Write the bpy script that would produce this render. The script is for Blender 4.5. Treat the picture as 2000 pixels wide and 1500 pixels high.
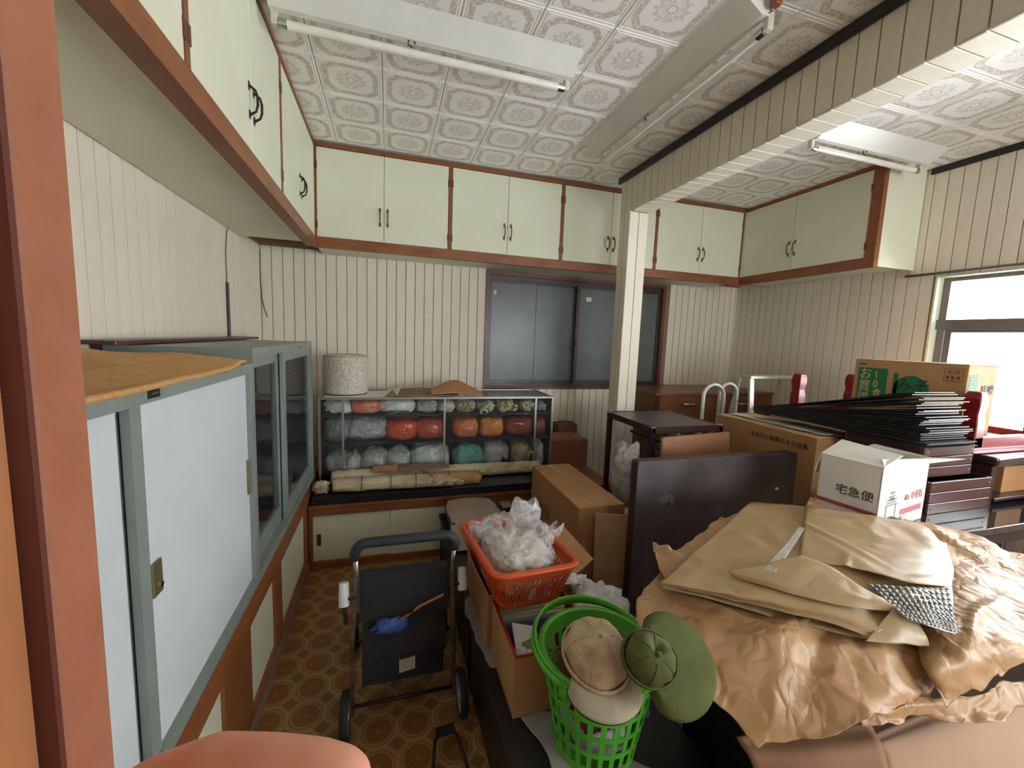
import bpy, bmesh, math, random
from mathutils import Vector, Matrix, noise
random.seed(7)
S = bpy.context.scene
COL = S.collection
for o in list(bpy.data.objects):
    bpy.data.objects.remove(o)

# ---------------------------------------------------------------- camera
CAM_H = 1.5
F_PX = 802.1
YAW, PITCH, ROLL = (math.radians(a) for a in (16.887, 6.399, -2.157))
FWD = Vector((math.sin(YAW)*math.cos(PITCH), math.cos(YAW)*math.cos(PITCH), -math.sin(PITCH)))
RGT = Vector((math.cos(YAW), -math.sin(YAW), 0))
DWN = FWD.cross(RGT)
R2 = math.cos(ROLL)*RGT + math.sin(ROLL)*DWN
D2 = -math.sin(ROLL)*RGT + math.cos(ROLL)*DWN
cam = bpy.data.cameras.new('camera')
camo = bpy.data.objects.new('camera', cam)
COL.objects.link(camo)
cam.sensor_fit = 'HORIZONTAL'
cam.sensor_width = 36.0
cam.lens = F_PX/2000*36.0
cam.clip_start = 0.01
m = Matrix((R2, -D2, -FWD)).transposed().to_4x4()
m.translation = Vector((0, 0, CAM_H))
camo.matrix_world = m
S.camera = camo

# ---------------------------------------------------------------- daylight and exposure
W = bpy.data.worlds.new('daylight')
S.world = W
W.use_nodes = True
bgn = W.node_tree.nodes['Background']
bgn.inputs[0].default_value = (0.93, 0.97, 1.0, 1)
bgn.inputs[1].default_value = 12.0
S.view_settings.view_transform = 'Standard'
S.view_settings.look = 'None'
S.view_settings.gamma = 1.0
S.view_settings.use_curve_mapping = False
S.view_settings.exposure = 0.48

def portal(loc, rot, sx, sy):           # guides the sky's light through a window opening
    l = bpy.data.lights.new('window_portal', 'AREA')
    l.shape = 'RECTANGLE'; l.size = sx; l.size_y = sy
    l.cycles.is_portal = True
    o = bpy.data.objects.new('window_portal', l)
    COL.objects.link(o); o.location = loc; o.rotation_euler = rot
HP = math.pi/2
portal((3.62, 1.13, 1.50), (HP, 0, HP), 1.54, 1.04)
portal((3.62, -0.80, 1.42), (HP, 0, HP), 1.2, 1.2)

portal((2.4, -1.66, 1.45), (-HP, 0, 0), 1.5, 1.1)

# ---------------------------------------------------------------- helpers
def at(u, v, **k):                      # photo pixel (2000x1500) -> point on a plane x= / y= / z=
    d = R2*((u-1000)/F_PX) + D2*((v-750)/F_PX) + FWD
    (a, val), = k.items()
    i = 'xyz'.index(a)
    c = Vector((0, 0, CAM_H))
    return c + d*((val-c[i])/d[i])

def lin(c):
    def f(x):
        x /= 255.0
        return x/12.92 if x <= 0.04045 else ((x+0.055)/1.055)**2.4
    return (f(c[0]), f(c[1]), f(c[2]), 1)

ORG = {}
class MB:
    def __init__(s): s.v = []; s.f = []
    def add(s, vs, fs):
        n = len(s.v); s.v += [Vector(p) for p in vs]; s.f += [[i+n for i in f] for f in fs]; return s
    def box(s, x0, x1, y0, y1, z0, z1):
        s.nb = getattr(s, 'nb', -1)+1; e = 0.00014*(s.nb % 7)      # keeps overlapping boxes from sharing a plane
        x0 += e; x1 -= e; y0 += e; y1 -= e; z0 += e; z1 -= e
        return s.add([(x0,y0,z0),(x1,y0,z0),(x1,y1,z0),(x0,y1,z0),(x0,y0,z1),(x1,y0,z1),(x1,y1,z1),(x0,y1,z1)],
                     [(0,3,2,1),(4,5,6,7),(0,1,5,4),(1,2,6,5),(2,3,7,6),(3,0,4,7)])
    def obox(s, c, ax, ay, az, hx, hy, hz):      # oriented box: centre, unit axes, half sizes
        c = Vector(c); ax, ay, az = Vector(ax)*hx, Vector(ay)*hy, Vector(az)*hz
        P = [c-ax-ay-az, c+ax-ay-az, c+ax+ay-az, c-ax+ay-az, c-ax-ay+az, c+ax-ay+az, c+ax+ay+az, c-ax+ay+az]
        return s.add(P, [(0,3,2,1),(4,5,6,7),(0,1,5,4),(1,2,6,5),(2,3,7,6),(3,0,4,7)])
    def slab(s, quad, t):                        # four corner points, thickness along the normal
        q = [Vector(p) for p in quad]
        n = (q[1]-q[0]).cross(q[3]-q[0]).normalized()*t
        return s.add(q+[p+n for p in q], [(3,2,1,0),(4,5,6,7),(0,1,5,4),(1,2,6,5),(2,3,7,6),(3,0,4,7)])
    def tube(s, path, r, n=10, closed=False, caps=True, flat=1.0, up=None):
        P = [Vector(p) for p in path]; N = len(P); base = len(s.v)
        rr = r if isinstance(r, (list, tuple)) else [r]*N
        prev = None
        for i in range(N):
            a = P[(i-1) % N] if (closed or i > 0) else P[i]
            b = P[(i+1) % N] if (closed or i < N-1) else P[i]
            t = (b-a).normalized()
            if up is not None: u = Vector(up)
            elif prev is None: u = Vector((0,0,1)) if abs(t.z) < 0.9 else Vector((1,0,0))
            else: u = prev
            u = (u-t*u.dot(t)).normalized(); w = t.cross(u); prev = u
            for k in range(n):
                an = 2*math.pi*k/n
                s.v.append(P[i]+u*(math.cos(an)*rr[i])+w*(math.sin(an)*rr[i]*flat))
        for i in range(N if closed else N-1):
            j = (i+1) % N
            for k in range(n):
                l = (k+1) % n
                s.f.append([base+i*n+k, base+i*n+l, base+j*n+l, base+j*n+k])
        if caps and not closed:
            s.f.append([base+k for k in range(n)][::-1]); s.f.append([base+(N-1)*n+k for k in range(n)])
        return s
    def lathe(s, prof, c, n=32, ax=(1,0,0), ay=(0,1,0), az=(0,0,1), sx=1, sy=1, cap=True):
        c = Vector(c); ax, ay, az = Vector(ax), Vector(ay), Vector(az); base = len(s.v)
        for r, z in prof:
            for k in range(n):
                a = 2*math.pi*k/n
                s.v.append(c+ax*(r*sx*math.cos(a))+ay*(r*sy*math.sin(a))+az*z)
        for i in range(len(prof)-1):
            for k in range(n):
                l = (k+1) % n
                s.f.append([base+i*n+k, base+i*n+l, base+(i+1)*n+l, base+(i+1)*n+k])
        if cap:
            s.f.append([base+k for k in range(n)][::-1]); q = base+(len(prof)-1)*n; s.f.append([q+k for k in range(n)])
        return s
    def prism(s, pts, d):                        # planar polygon (3-D points) swept along d
        P = [Vector(p) for p in pts]; d = Vector(d); n = len(P)
        return s.add(P+[p+d for p in P], [list(range(n))[::-1], [n+i for i in range(n)]]+[[i, (i+1) % n, n+(i+1) % n, n+i] for i in range(n)])
    def grid(s, fn, nu, nv, wrap=False):
        b = len(s.v)
        for j in range(nv+1):
            for i in range(nu if wrap else nu+1):
                s.v.append(Vector(fn(i/nu, j/nv)))
        r = nu if wrap else nu+1
        for j in range(nv):
            for i in range(nu):
                i2 = (i+1) % nu if wrap else i+1
                s.f.append([b+j*r+i, b+j*r+i2, b+(j+1)*r+i2, b+(j+1)*r+i])
        return s
    def mesh(s, name, org, mt=None, smooth=False, bevel=0, seg=1):
        me = bpy.data.meshes.new(name)
        me.from_pydata([p-org for p in s.v], [], s.f)
        bm = bmesh.new(); bm.from_mesh(me)
        bmesh.ops.recalc_face_normals(bm, faces=bm.faces)
        if bevel:
            bmesh.ops.bevel(bm, geom=list(bm.edges), offset=bevel, segments=seg, affect='EDGES', profile=0.5, clamp_overlap=True)
        if smooth:
            for f in bm.faces: f.smooth = True
        bm.to_mesh(me); bm.free()
        if mt: me.materials.append(mt)
        return me
    def build(s, name, mt, parent=None, smooth=False, bevel=0, seg=1, org=None, autosmooth=None):
        if org is None:
            lo = Vector([min(p[i] for p in s.v) for i in range(3)]); hi = Vector([max(p[i] for p in s.v) for i in range(3)])
            org = (lo+hi)/2
        org = Vector(org)
        me = s.mesh(name, org, mt, smooth or autosmooth is not None, bevel, seg)
        if autosmooth is not None: me.set_sharp_from_angle(angle=math.radians(autosmooth))
        return place(name, me, org, parent)

def place(name, me, org, parent=None):
    o = bpy.data.objects.new(name, me); COL.objects.link(o)
    ORG[o.name] = Vector(org)
    if parent is not None:
        o.parent = parent; o.location = Vector(org)-ORG[parent.name]
    else:
        o.location = org
    return o

def tag(o, label, cat, group=None):
    o['label'] = label; o['category'] = cat
    if group: o['group'] = group
    return o
def thing(name, label, cat, loc, group=None):
    o = bpy.data.objects.new(name, None); COL.objects.link(o)
    o.location = loc; o.empty_display_size = 0.05; ORG[o.name] = Vector(loc)
    return tag(o, label, cat, group)
def struct(o): o['kind'] = 'structure'; return o
def sroot(name, loc=(0,0,0)):
    o = bpy.data.objects.new(name, None); COL.objects.link(o); o.location = loc; ORG[o.name] = Vector(loc)
    return struct(o)
def BX(name, mt, parent, x0, x1, y0, y1, z0, z1, bevel=0.0, seg=1):
    return MB().box(x0, x1, y0, y1, z0, z1).build(name, mt, parent, bevel=bevel, seg=seg)
def solid(o, t, off=-1):
    md = o.modifiers.new('thickness', 'SOLIDIFY'); md.thickness = t; md.offset = off; return o

def text(name, s, mt, parent, org, right, up, size, sx=1.0, depth=0.0006, align='LEFT'):
    cu = bpy.data.curves.new('lettering', 'FONT'); cu.body = s; cu.size = size; cu.extrude = depth; cu.resolution_u = 3
    cu.align_x = align
    t = bpy.data.objects.new('lettering', cu); COL.objects.link(t)
    dg = bpy.context.evaluated_depsgraph_get()
    me = bpy.data.meshes.new_from_object(t.evaluated_get(dg))
    bpy.data.objects.remove(t); bpy.data.curves.remove(cu)
    r = Vector(right).normalized(); u = Vector(up).normalized(); n = r.cross(u)
    for v in me.vertices: v.co = r*(v.co.x*sx)+u*v.co.y+n*v.co.z
    me.materials.clear(); me.materials.append(mt)
    return place(name, me, Vector(org), parent)

def fbm(p, o=4): return noise.fractal(Vector(p), 1.0, 2.0, o)
def crumple(p, s=1.0):                           # creased paper: distance to cell borders gives flat facets and sharp ridges
    d, _ = noise.voronoi(Vector(p)*s)
    return d[1]-d[0]
_cr = {}
def creases(p, seed, n=48, span=1.6, c0=(1.5, 0.9)):      # straight fold lines of limited length, raised or sunk
    if seed not in _cr:
        r = random.Random(seed*17+3); L = []
        for i in range(n):
            a = r.uniform(0, math.pi); q = (c0[0]+r.uniform(-.5,.5)*span, c0[1]+r.uniform(-.35,.35)*span)
            L.append((q, (math.cos(a), math.sin(a)), r.uniform(.08,.32), r.uniform(.006,.03), r.choice((-1,1,1))*r.uniform(.4,1)))
        _cr[seed] = L
    z = 0
    for q, d, ln, w, h in _cr[seed]:
        x, y = p[0]-q[0], p[1]-q[1]
        s = x*d[0]+y*d[1]; t = abs(x*-d[1]+y*d[0])
        if t < w*2.5 and abs(s) < ln: z += h*max(0, 1-t/(w*2.5))*(1-(s/ln)**2)
    return z
def catmull(P, t):
    n = len(P)-1; x = min(max(t, 0), 1)*n; i = min(int(x), n-1); f = x-i
    p1, p2 = P[i], P[i+1]
    p0 = P[i-1] if i > 0 else p1*2-p2
    p3 = P[i+2] if i+2 <= n else p2*2-p1
    return 0.5*((2*p1)+(p2-p0)*f+(2*p0-5*p1+4*p2-p3)*f*f+(3*p1-p0-3*p2+p3)*f**3)
def sheet(name, rows, mt, parent=None, nu=60, nv=40, amp=0.006, sc=9.0, t=0.0015, seed=0.0, ripple=0.0, rim=0.0, fold=0.0):
    R = [[p if isinstance(p, Vector) else at(p[0], p[1], z=p[2]) for p in r] for r in rows]
    def fn(a, b):
        p = catmull([catmull(r, a) for r in R], b)
        q = p+Vector((seed, seed*1.7, 0))
        e = min(a, 1-a, b, 1-b)*6
        z = amp*(crumple(q, sc)*1.6-0.5)+amp*1.2*fbm(q*sc*0.5)+amp*0.4*crumple(q*1.0+Vector((5,3,1)), sc*2.7)
        z += fold*creases(q-Vector((seed, seed*1.7, 0)), int(seed*10)+1)
        if ripple: z += ripple*math.sin(a*19+3*fbm(q*5))
        dx = Vector((fbm(q*6+Vector((9,0,0))), fbm(q*6+Vector((0,9,0))), 0))*rim*max(0, 1-e)
        return p+Vector((0,0,z))+dx
    o = MB().grid(fn, nu, nv).build(name, mt, parent, smooth=True)
    return solid(o, t)
def blobmb(c, r, seed=0, amp=0.12, sc=2.2, box=0.75, nu=28, nv=16, fine=0.05, fl=0.0):
    c = Vector(c)
    def sg(x, p): return math.copysign(abs(x)**p, x)
    def fn(a, b):
        th = 2*math.pi*a; ph = math.pi*(b-0.5)
        d = Vector((sg(math.cos(ph), box)*sg(math.cos(th), box), sg(math.cos(ph), box)*sg(math.sin(th), box), sg(math.sin(ph), box)))
        q = d*sc+Vector((seed*3.1, seed*1.3, seed*0.7))
        k = 1+amp*fbm(q)-fine*crumple(q, 2.2)*1.2
        p = Vector((d.x*r[0]*k, d.y*r[1]*k, d.z*r[2]*k))
        if p.z < -r[2]*(1-fl): p.z = -r[2]*(1-fl)
        return c+p
    return MB().grid(fn, nu, nv, wrap=True)
def arc(c, r, a0, a1, n, ex, ey):
    c, ex, ey = Vector(c), Vector(ex), Vector(ey)
    return [c+ex*(r*math.cos(a0+(a1-a0)*i/n))+ey*(r*math.sin(a0+(a1-a0)*i/n)) for i in range(n+1)]

# ---------------------------------------------------------------- materials
class X:                                          # arithmetic on shader sockets
    def __init__(s, nt, k): s.nt = nt; s.k = k
    def op(s, name, b=None, c=None):
        n = s.nt.nodes.new('ShaderNodeMath'); n.operation = name
        for i, q in enumerate((s, b, c)):
            if q is None: continue
            if isinstance(q, X): s.nt.links.new(q.k, n.inputs[i])
            else: n.inputs[i].default_value = q
        return X(s.nt, n.outputs[0])
    def __add__(s, o): return s.op('ADD', o)
    def __sub__(s, o): return s.op('SUBTRACT', o)
    def __mul__(s, o): return s.op('MULTIPLY', o)
    def __truediv__(s, o): return s.op('DIVIDE', o)
    def abs(s): return s.op('ABSOLUTE')
    def lt(s, o): return s.op('LESS_THAN', o)
    def gt(s, o): return s.op('GREATER_THAN', o)
    def max(s, o): return s.op('MAXIMUM', o)
    def min(s, o): return s.op('MINIMUM', o)
    def band(s, a, b): return s.gt(a)*s.lt(b)
def newmat(name):
    mt = bpy.data.materials.new(name); mt.use_nodes = True
    nt = mt.node_tree; return mt, nt, nt.nodes['Principled BSDF']
def coords(nt, sc=(1,1,1), kind='Object'):
    tc = nt.nodes.new('ShaderNodeTexCoord'); mp = nt.nodes.new('ShaderNodeMapping')
    mp.inputs['Scale'].default_value = sc
    nt.links.new(tc.outputs[kind], mp.inputs[0]); return mp.outputs[0]
def noisetex(nt, vec, sc, det=4, rough=0.6):
    n = nt.nodes.new('ShaderNodeTexNoise'); n.inputs['Scale'].default_value = sc; n.inputs['Detail'].default_value = det
    n.inputs['Roughness'].default_value = rough
    nt.links.new(vec, n.inputs['Vector']); return n.outputs['Fac']
def mixc(nt, fac, a, b):
    n = nt.nodes.new('ShaderNodeMix'); n.data_type = 'RGBA'
    if isinstance(fac, X): fac = fac.k
    if isinstance(fac, (int, float)): n.inputs[0].default_value = fac
    else: nt.links.new(fac, n.inputs[0])
    for i, q in ((6, a), (7, b)):
        if isinstance(q, tuple): n.inputs[i].default_value = q
        else: nt.links.new(q, n.inputs[i])
    return n.outputs[2]
def ramp(nt, fac, a, b):
    n = nt.nodes.new('ShaderNodeMapRange'); n.inputs[1].default_value = a; n.inputs[2].default_value = b
    nt.links.new(fac, n.inputs[0]); return n.outputs[0]
def bump(nt, b, h, st, dist=0.01):
    n = nt.nodes.new('ShaderNodeBump'); n.inputs['Strength'].default_value = st; n.inputs['Distance'].default_value = dist
    nt.links.new(h, n.inputs['Height']); nt.links.new(n.outputs[0], b.inputs['Normal'])
def M(name, c, c2=None, rough=0.5, metal=0.0, sc=6.0, st=(1,1,1), lo=0.35, hi=0.65, bmp=0.0, bsc=None, spec=0.5, rnd=0.0, det=4, kind='Object', coat=0.0):
    mt, nt, b = newmat(name)
    vec = coords(nt, st, kind)
    f = noisetex(nt, vec, sc, det)
    c = lin(c); c2 = lin(c2) if c2 else tuple(x*0.86 for x in c[:3])+(1,)
    col = mixc(nt, ramp(nt, f, lo, hi), c, c2)
    if rnd:
        oi = nt.nodes.new('ShaderNodeObjectInfo'); hs = nt.nodes.new('ShaderNodeHueSaturation')
        v = X(nt, oi.outputs['Random'])*(2*rnd)+(1-rnd)
        nt.links.new(v.k, hs.inputs['Value']); nt.links.new(col, hs.inputs['Color']); col = hs.outputs[0]
    nt.links.new(col, b.inputs['Base Color'])
    b.inputs['Roughness'].default_value = rough; b.inputs['Metallic'].default_value = metal
    b.inputs['Specular IOR Level'].default_value = spec
    b.inputs['Coat Weight'].default_value = coat
    if bmp:
        bump(nt, b, noisetex(nt, vec, bsc or sc*4, 5), bmp)
    return mt
def glassmat(name, tint=(1,1,1), op=0.06, rough=0.02, dif=None, fr=1.25):
    mt, nt, b = newmat(name); nt.nodes.remove(b)
    out = nt.nodes['Material Output']
    t = nt.nodes.new('ShaderNodeBsdfTransparent'); t.inputs[0].default_value = tint+(1,)
    g = nt.nodes.new('ShaderNodeBsdfGlossy'); g.inputs['Roughness'].default_value = rough
    d = nt.nodes.new('ShaderNodeBsdfDiffuse'); d.inputs[0].default_value = (dif or (0.8,0.8,0.8))+(1,)
    m1 = nt.nodes.new('ShaderNodeMixShader'); m1.inputs[0].default_value = op
    nt.links.new(t.outputs[0], m1.inputs[1]); nt.links.new(d.outputs[0], m1.inputs[2])
    fn = nt.nodes.new('ShaderNodeFresnel'); fn.inputs[0].default_value = fr
    m2 = nt.nodes.new('ShaderNodeMixShader')
    nt.links.new(fn.outputs[0], m2.inputs[0]); nt.links.new(m1.outputs[0], m2.inputs[1]); nt.links.new(g.outputs[0], m2.inputs[2])
    nt.links.new(m2.outputs[0], out.inputs[0]); return mt
def plasticbag(name, c, op=0.75, rough=0.22, sc=14):
    mt, nt, b = newmat(name)
    vec = coords(nt); f = noisetex(nt, vec, sc, 5, 0.65)
    l = lin(c)
    col = mixc(nt, ramp(nt, f, 0.35, 0.7), l, tuple(min(1, x*1.5+0.06) for x in l[:3])+(1,))
    nt.links.new(col, b.inputs['Base Color']); b.inputs['Roughness'].default_value = rough
    b.inputs['Coat Weight'].default_value = 0.35; b.inputs['Coat Roughness'].default_value = 0.12
    al = X(nt, ramp(nt, f, 0.3, 0.65))*(1-op)+op
    nt.links.new(al.k, b.inputs['Alpha'])
    nz = nt.nodes.new('ShaderNodeTexNoise'); nz.inputs['Scale'].default_value = 9; nt.links.new(vec, nz.inputs['Vector'])
    mx = nt.nodes.new('ShaderNodeMix'); mx.data_type = 'VECTOR'; mx.inputs[0].default_value = 0.12
    nt.links.new(vec, mx.inputs[4]); nt.links.new(nz.outputs['Color'], mx.inputs[5])
    v = nt.nodes.new('ShaderNodeTexVoronoi'); v.feature = 'DISTANCE_TO_EDGE'; v.inputs['Scale'].default_value = 26
    nt.links.new(mx.outputs[1], v.inputs['Vector'])
    bump(nt, b, X(nt, v.outputs['Distance']).min(0.3).k, 0.55, 0.018)
    return mt

K = {}
K['frame'] = M('stained_brown_frame', (148,90,52), (126,72,40), 0.42, sc=5, st=(1,1,6))
K['cream'] = M('cream_paint', (229,230,208), (223,224,198), 0.45, sc=2)
K['board'] = M('cream_wall_board', (236,228,211), (227,217,197), 0.5, sc=3, st=(3,3,.5), rnd=0.02)
K['groove'] = M('groove_brown', (150,118,88), None, 0.7)
K['black_trim'] = M('black_trim', (34,30,32), None, 0.35)
K['jamb'] = M('orange_brown_paint', (164,104,76), (150,90,62), 0.6, sc=9, bmp=0.15, bsc=60)
K['jamb_shaded'] = M('shaded_jamb_red', (98,50,38), (86,42,32), 0.5)  # unlit face of the door frame, its shade put into the colour
K['jamb_brown'] = M('brown_wood_jamb', (150,96,62), (176,116,72), 0.55, sc=9, st=(2,2,.4))
K['steel'] = M('grey_green_steel', (134,142,136), (126,134,128), 0.38, spec=0.5)
K['steel_door'] = M('pale_blue_grey_steel', (208,214,216), (202,208,211), 0.36)
K['dark_metal'] = M('dark_bronze_metal', (58,44,40), None, 0.4, 0.6)
K['copper'] = M('brown_bronze_pull', (120,78,58), None, 0.35, 0.6)
K['chrome'] = M('chrome', (200,200,200), None, 0.18, 1.0)
K['alu'] = M('white_aluminium', (222,222,212), (206,206,196), 0.35, 0.25)
K['brass'] = M('aged_brass', (150,138,100), None, 0.35, 0.7)
K['white_enamel'] = M('white_enamel', (238,238,232), (232,232,226), 0.3)
K['tube'] = M('fluorescent_glass', (240,238,228), None, 0.2)
K['ivory'] = M('ivory_plastic', (226,222,204), None, 0.4)
K['card'] = M('brown_cardboard', (186,138,92), (174,124,78), 0.75, sc=5, bmp=0.06, bsc=80)
K['card2'] = M('tan_cardboard', (206,168,126), (196,154,112), 0.75, sc=6, bmp=0.06, bsc=80)
K['card3'] = M('grey_brown_cardboard', (142,116,100), (128,102,86), 0.8, sc=5)
K['card_cut'] = M('corrugated_edge', (170,128,84), None, 0.9)
K['tape'] = M('brown_packing_tape', (192,150,106), None, 0.2)
K['print'] = M('black_print', (44,38,34), None, 0.7)
def papermat(name, c, c2, rough, sc, st):
    mt, nt, b = newmat(name)
    vec = coords(nt)
    nz = nt.nodes.new('ShaderNodeTexNoise'); nz.inputs['Scale'].default_value = 5; nt.links.new(vec, nz.inputs['Vector'])
    mx = nt.nodes.new('ShaderNodeMix'); mx.data_type = 'VECTOR'; mx.inputs[0].default_value = 0.16
    nt.links.new(vec, mx.inputs[4]); nt.links.new(nz.outputs['Color'], mx.inputs[5])
    hs = None
    for k, (s_, am) in enumerate(((sc, 1.0), (sc*2.6, 0.5))):
        v = nt.nodes.new('ShaderNodeTexVoronoi'); v.feature = 'DISTANCE_TO_EDGE'; v.inputs['Scale'].default_value = s_
        nt.links.new(mx.outputs[1], v.inputs['Vector'])
        h = X(nt, v.outputs['Distance']).min(0.25)*am
        hs = h if hs is None else hs+h
    f = noisetex(nt, vec, 7, 4)
    nt.links.new(mixc(nt, ramp(nt, f, 0.35, 0.65), lin(c), lin(c2)), b.inputs['Base Color'])
    b.inputs['Roughness'].default_value = rough
    bump(nt, b, hs.k, st, 0.03)
    return mt
K['kraft'] = papermat('kraft_paper', (190,152,110), (178,138,96), 0.42, 8, 0.5)
K['kraft_packet'] = papermat('olive_kraft_paper', (188,160,120), (174,144,104), 0.34, 4, 0.16)
K['blackboard'] = M('black_lacquer', (26,24,26), (32,30,32), 0.4)
K['mahog'] = M('dark_mahogany', (66,40,40), (52,32,34), 0.32, sc=5, st=(1,1,6))
K['mahog2'] = M('mahogany_slats', (96,54,48), (70,40,38), 0.35, sc=6, st=(.6,3,8))
K['darktop'] = M('worn_dark_board', (98,88,88), (58,50,52), 0.4, sc=4, lo=0.3, hi=0.7)
K['glossdark'] = M('glossy_dark_top', (52,46,46), None, 0.08, coat=0.6)
K['walnut'] = M('walnut_veneer', (132,84,48), (112,66,36), 0.28, sc=4, st=(6,6,.7))
K['ply'] = M('plain_plywood', (166,118,80), (150,102,66), 0.5, sc=5, st=(1,1,5))
K['red'] = M('red_lacquer', (146,30,36), (128,22,30), 0.3)
K['black_fab'] = M('black_nylon', (28,28,32), (36,36,40), 0.7, sc=20, bmp=0.3, bsc=160)
K['foam'] = M('black_foam_grip', (38,38,42), None, 0.65, bmp=0.2, bsc=120)
K['rubber'] = M('black_rubber', (26,26,26), None, 0.7)
K['white_plastic'] = M('white_plastic', (226,228,228), None, 0.35)
K['paper'] = M('white_paper', (232,228,218), None, 0.6)
K['green'] = M('green_plastic', (96,190,60), (86,176,52), 0.32)
K['orange'] = M('orange_plastic', (216,92,44), (204,82,38), 0.35)
K['beige_cap'] = M('beige_cap_cotton', (206,186,150), (168,142,104), 0.85, sc=16, bmp=0.3, bsc=120)
K['beige_brim'] = M('grey_beige_brim', (188,178,150), (172,160,132), 0.85, sc=20, bmp=0.3, bsc=160)
K['olive'] = M('olive_twill', (92,98,46), (76,82,36), 0.85, sc=12, bmp=0.3, bsc=150)
K['navy'] = M('dark_lining', (38,40,42), None, 0.8)
K['rug'] = M('ochre_rug', (216,170,110), (202,152,92), 0.95, sc=60, bmp=0.6, bsc=220)
def filmmat(name):
    mt, nt, b = newmat(name)
    vec = coords(nt); f = noisetex(nt, vec, 16, 2, 0.5)
    b.inputs['Base Color'].default_value = (0.86,0.86,0.88,1); b.inputs['Roughness'].default_value = 0.12
    ridge_glint = (X(nt, f)-0.5).abs()
    a = X(nt, ramp(nt, ridge_glint.k, 0.05, 0.0))*0.22+0.26  # crease lines more opaque, a highlight painted into the film
    nt.links.new(a.k, b.inputs['Alpha'])
    bump(nt, b, noisetex(nt, vec, 18, 1), 0.3, 0.02)
    return mt
K['film'] = filmmat('clear_film')
K['clear'] = plasticbag('clear_plastic_bag', (228,226,228), 0.42, 0.16)
K['whitebag'] = plasticbag('white_plastic_bag', (214,214,216), 0.85, 0.3)
K['glass'] = glassmat('clear_glass', (0.95,0.97,0.96), 0.02)
K['winglass'] = glassmat('window_glass', (0.97,0.98,0.98), 0.02)
K['frost'] = M('frosted_glass_dark', (100,106,104), (92,98,96), 0.3, spec=0.5)
K['sash'] = M('dark_bronze_sash', (74,66,64), None, 0.35, 0.4)
K['sash_grey'] = M('grey_aluminium_sash', (128,124,120), None, 0.4, 0.4)
K['cable'] = M('black_cable', (28,26,26), None, 0.5)
K['string'] = M('dark_string', (52,48,48), None, 0.8)
K['skin'] = M('skin', (228,164,136), (220,150,124), 0.5, sc=30)
K['skin'].node_tree.nodes['Principled BSDF'].inputs['Subsurface Weight'].default_value = 0.15
K['skin'].node_tree.nodes['Principled BSDF'].inputs['Subsurface Radius'].default_value = (0.01, 0.004, 0.002)
K['blue'] = M('blue_print', (34,86,150), (24,66,128), 0.4)
K['red_card'] = M('red_card', (166,36,40), None, 0.5)
K['yellow'] = M('yellow_card', (214,180,60), None, 0.55)
K['silver'] = M('silver_bubble_film', (196,196,194), (120,116,108), 0.22, 0.55, sc=60)
K['greysheet'] = M('grey_paper_sheet', (150,140,128), (136,126,114), 0.7)
K['darkbag'] = plasticbag('dark_plastic', (60,58,58), 0.9)

def mat_ceiling():
    mt, nt, b = newmat('printed_ceiling_tile')
    tc = nt.nodes.new('ShaderNodeTexCoord'); sp = nt.nodes.new('ShaderNodeSeparateXYZ')
    nt.links.new(tc.outputs['Object'], sp.inputs[0])
    x = X(nt, sp.outputs[0])*(1/0.30); y = X(nt, sp.outputs[1])*(1/0.30)
    ax, ay = x.abs(), y.abs()
    sq = ax.max(ay); di = (ax+ay)*0.605
    oc = sq.max(di)                          # square with clipped corners
    r = (x*x+y*y).op('SQRT')
    an = y.op('ARCTAN2', x)
    vec = tc.outputs['Object']
    n1 = X(nt, noisetex(nt, vec, 85, 2)); n2 = X(nt, noisetex(nt, vec, 55, 3))
    notch = (an*8.0).op('SINE')*0.006
    border = (oc+notch).band(0.345, 0.425)*(n1.gt(0.46)*0.6+0.22)
    edge = (oc.band(0.338, 0.346)+oc.band(0.424, 0.431))*0.4
    petal = (an*12.0).op('SINE')*0.03
    med = (r+petal).band(0.13, 0.225)*(n2.gt(0.46)*0.42+0.06)
    ring = r.band(0.05, 0.075)*0.65+(r+petal*0.5).band(0.085, 0.125)*0.34*n2.gt(0.4)
    corner = (ax-0.46).op('POWER', 2.0)
    cr = ((ax-0.5)*(ax-0.5)+(ay-0.5)*(ay-0.5)).op('SQRT').band(0.10, 0.115)*0.25
    fac = border.max(edge).max(med).max(ring).max(cr).min(1.0)
    col = mixc(nt, fac, lin((250,248,244)), lin((198,180,162)))
    nt.links.new(col, b.inputs['Base Color']); b.inputs['Roughness'].default_value = 0.42
    bump(nt, b, fac.k, 0.25, 0.004)
    return mt
K['tile'] = mat_ceiling()
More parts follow.
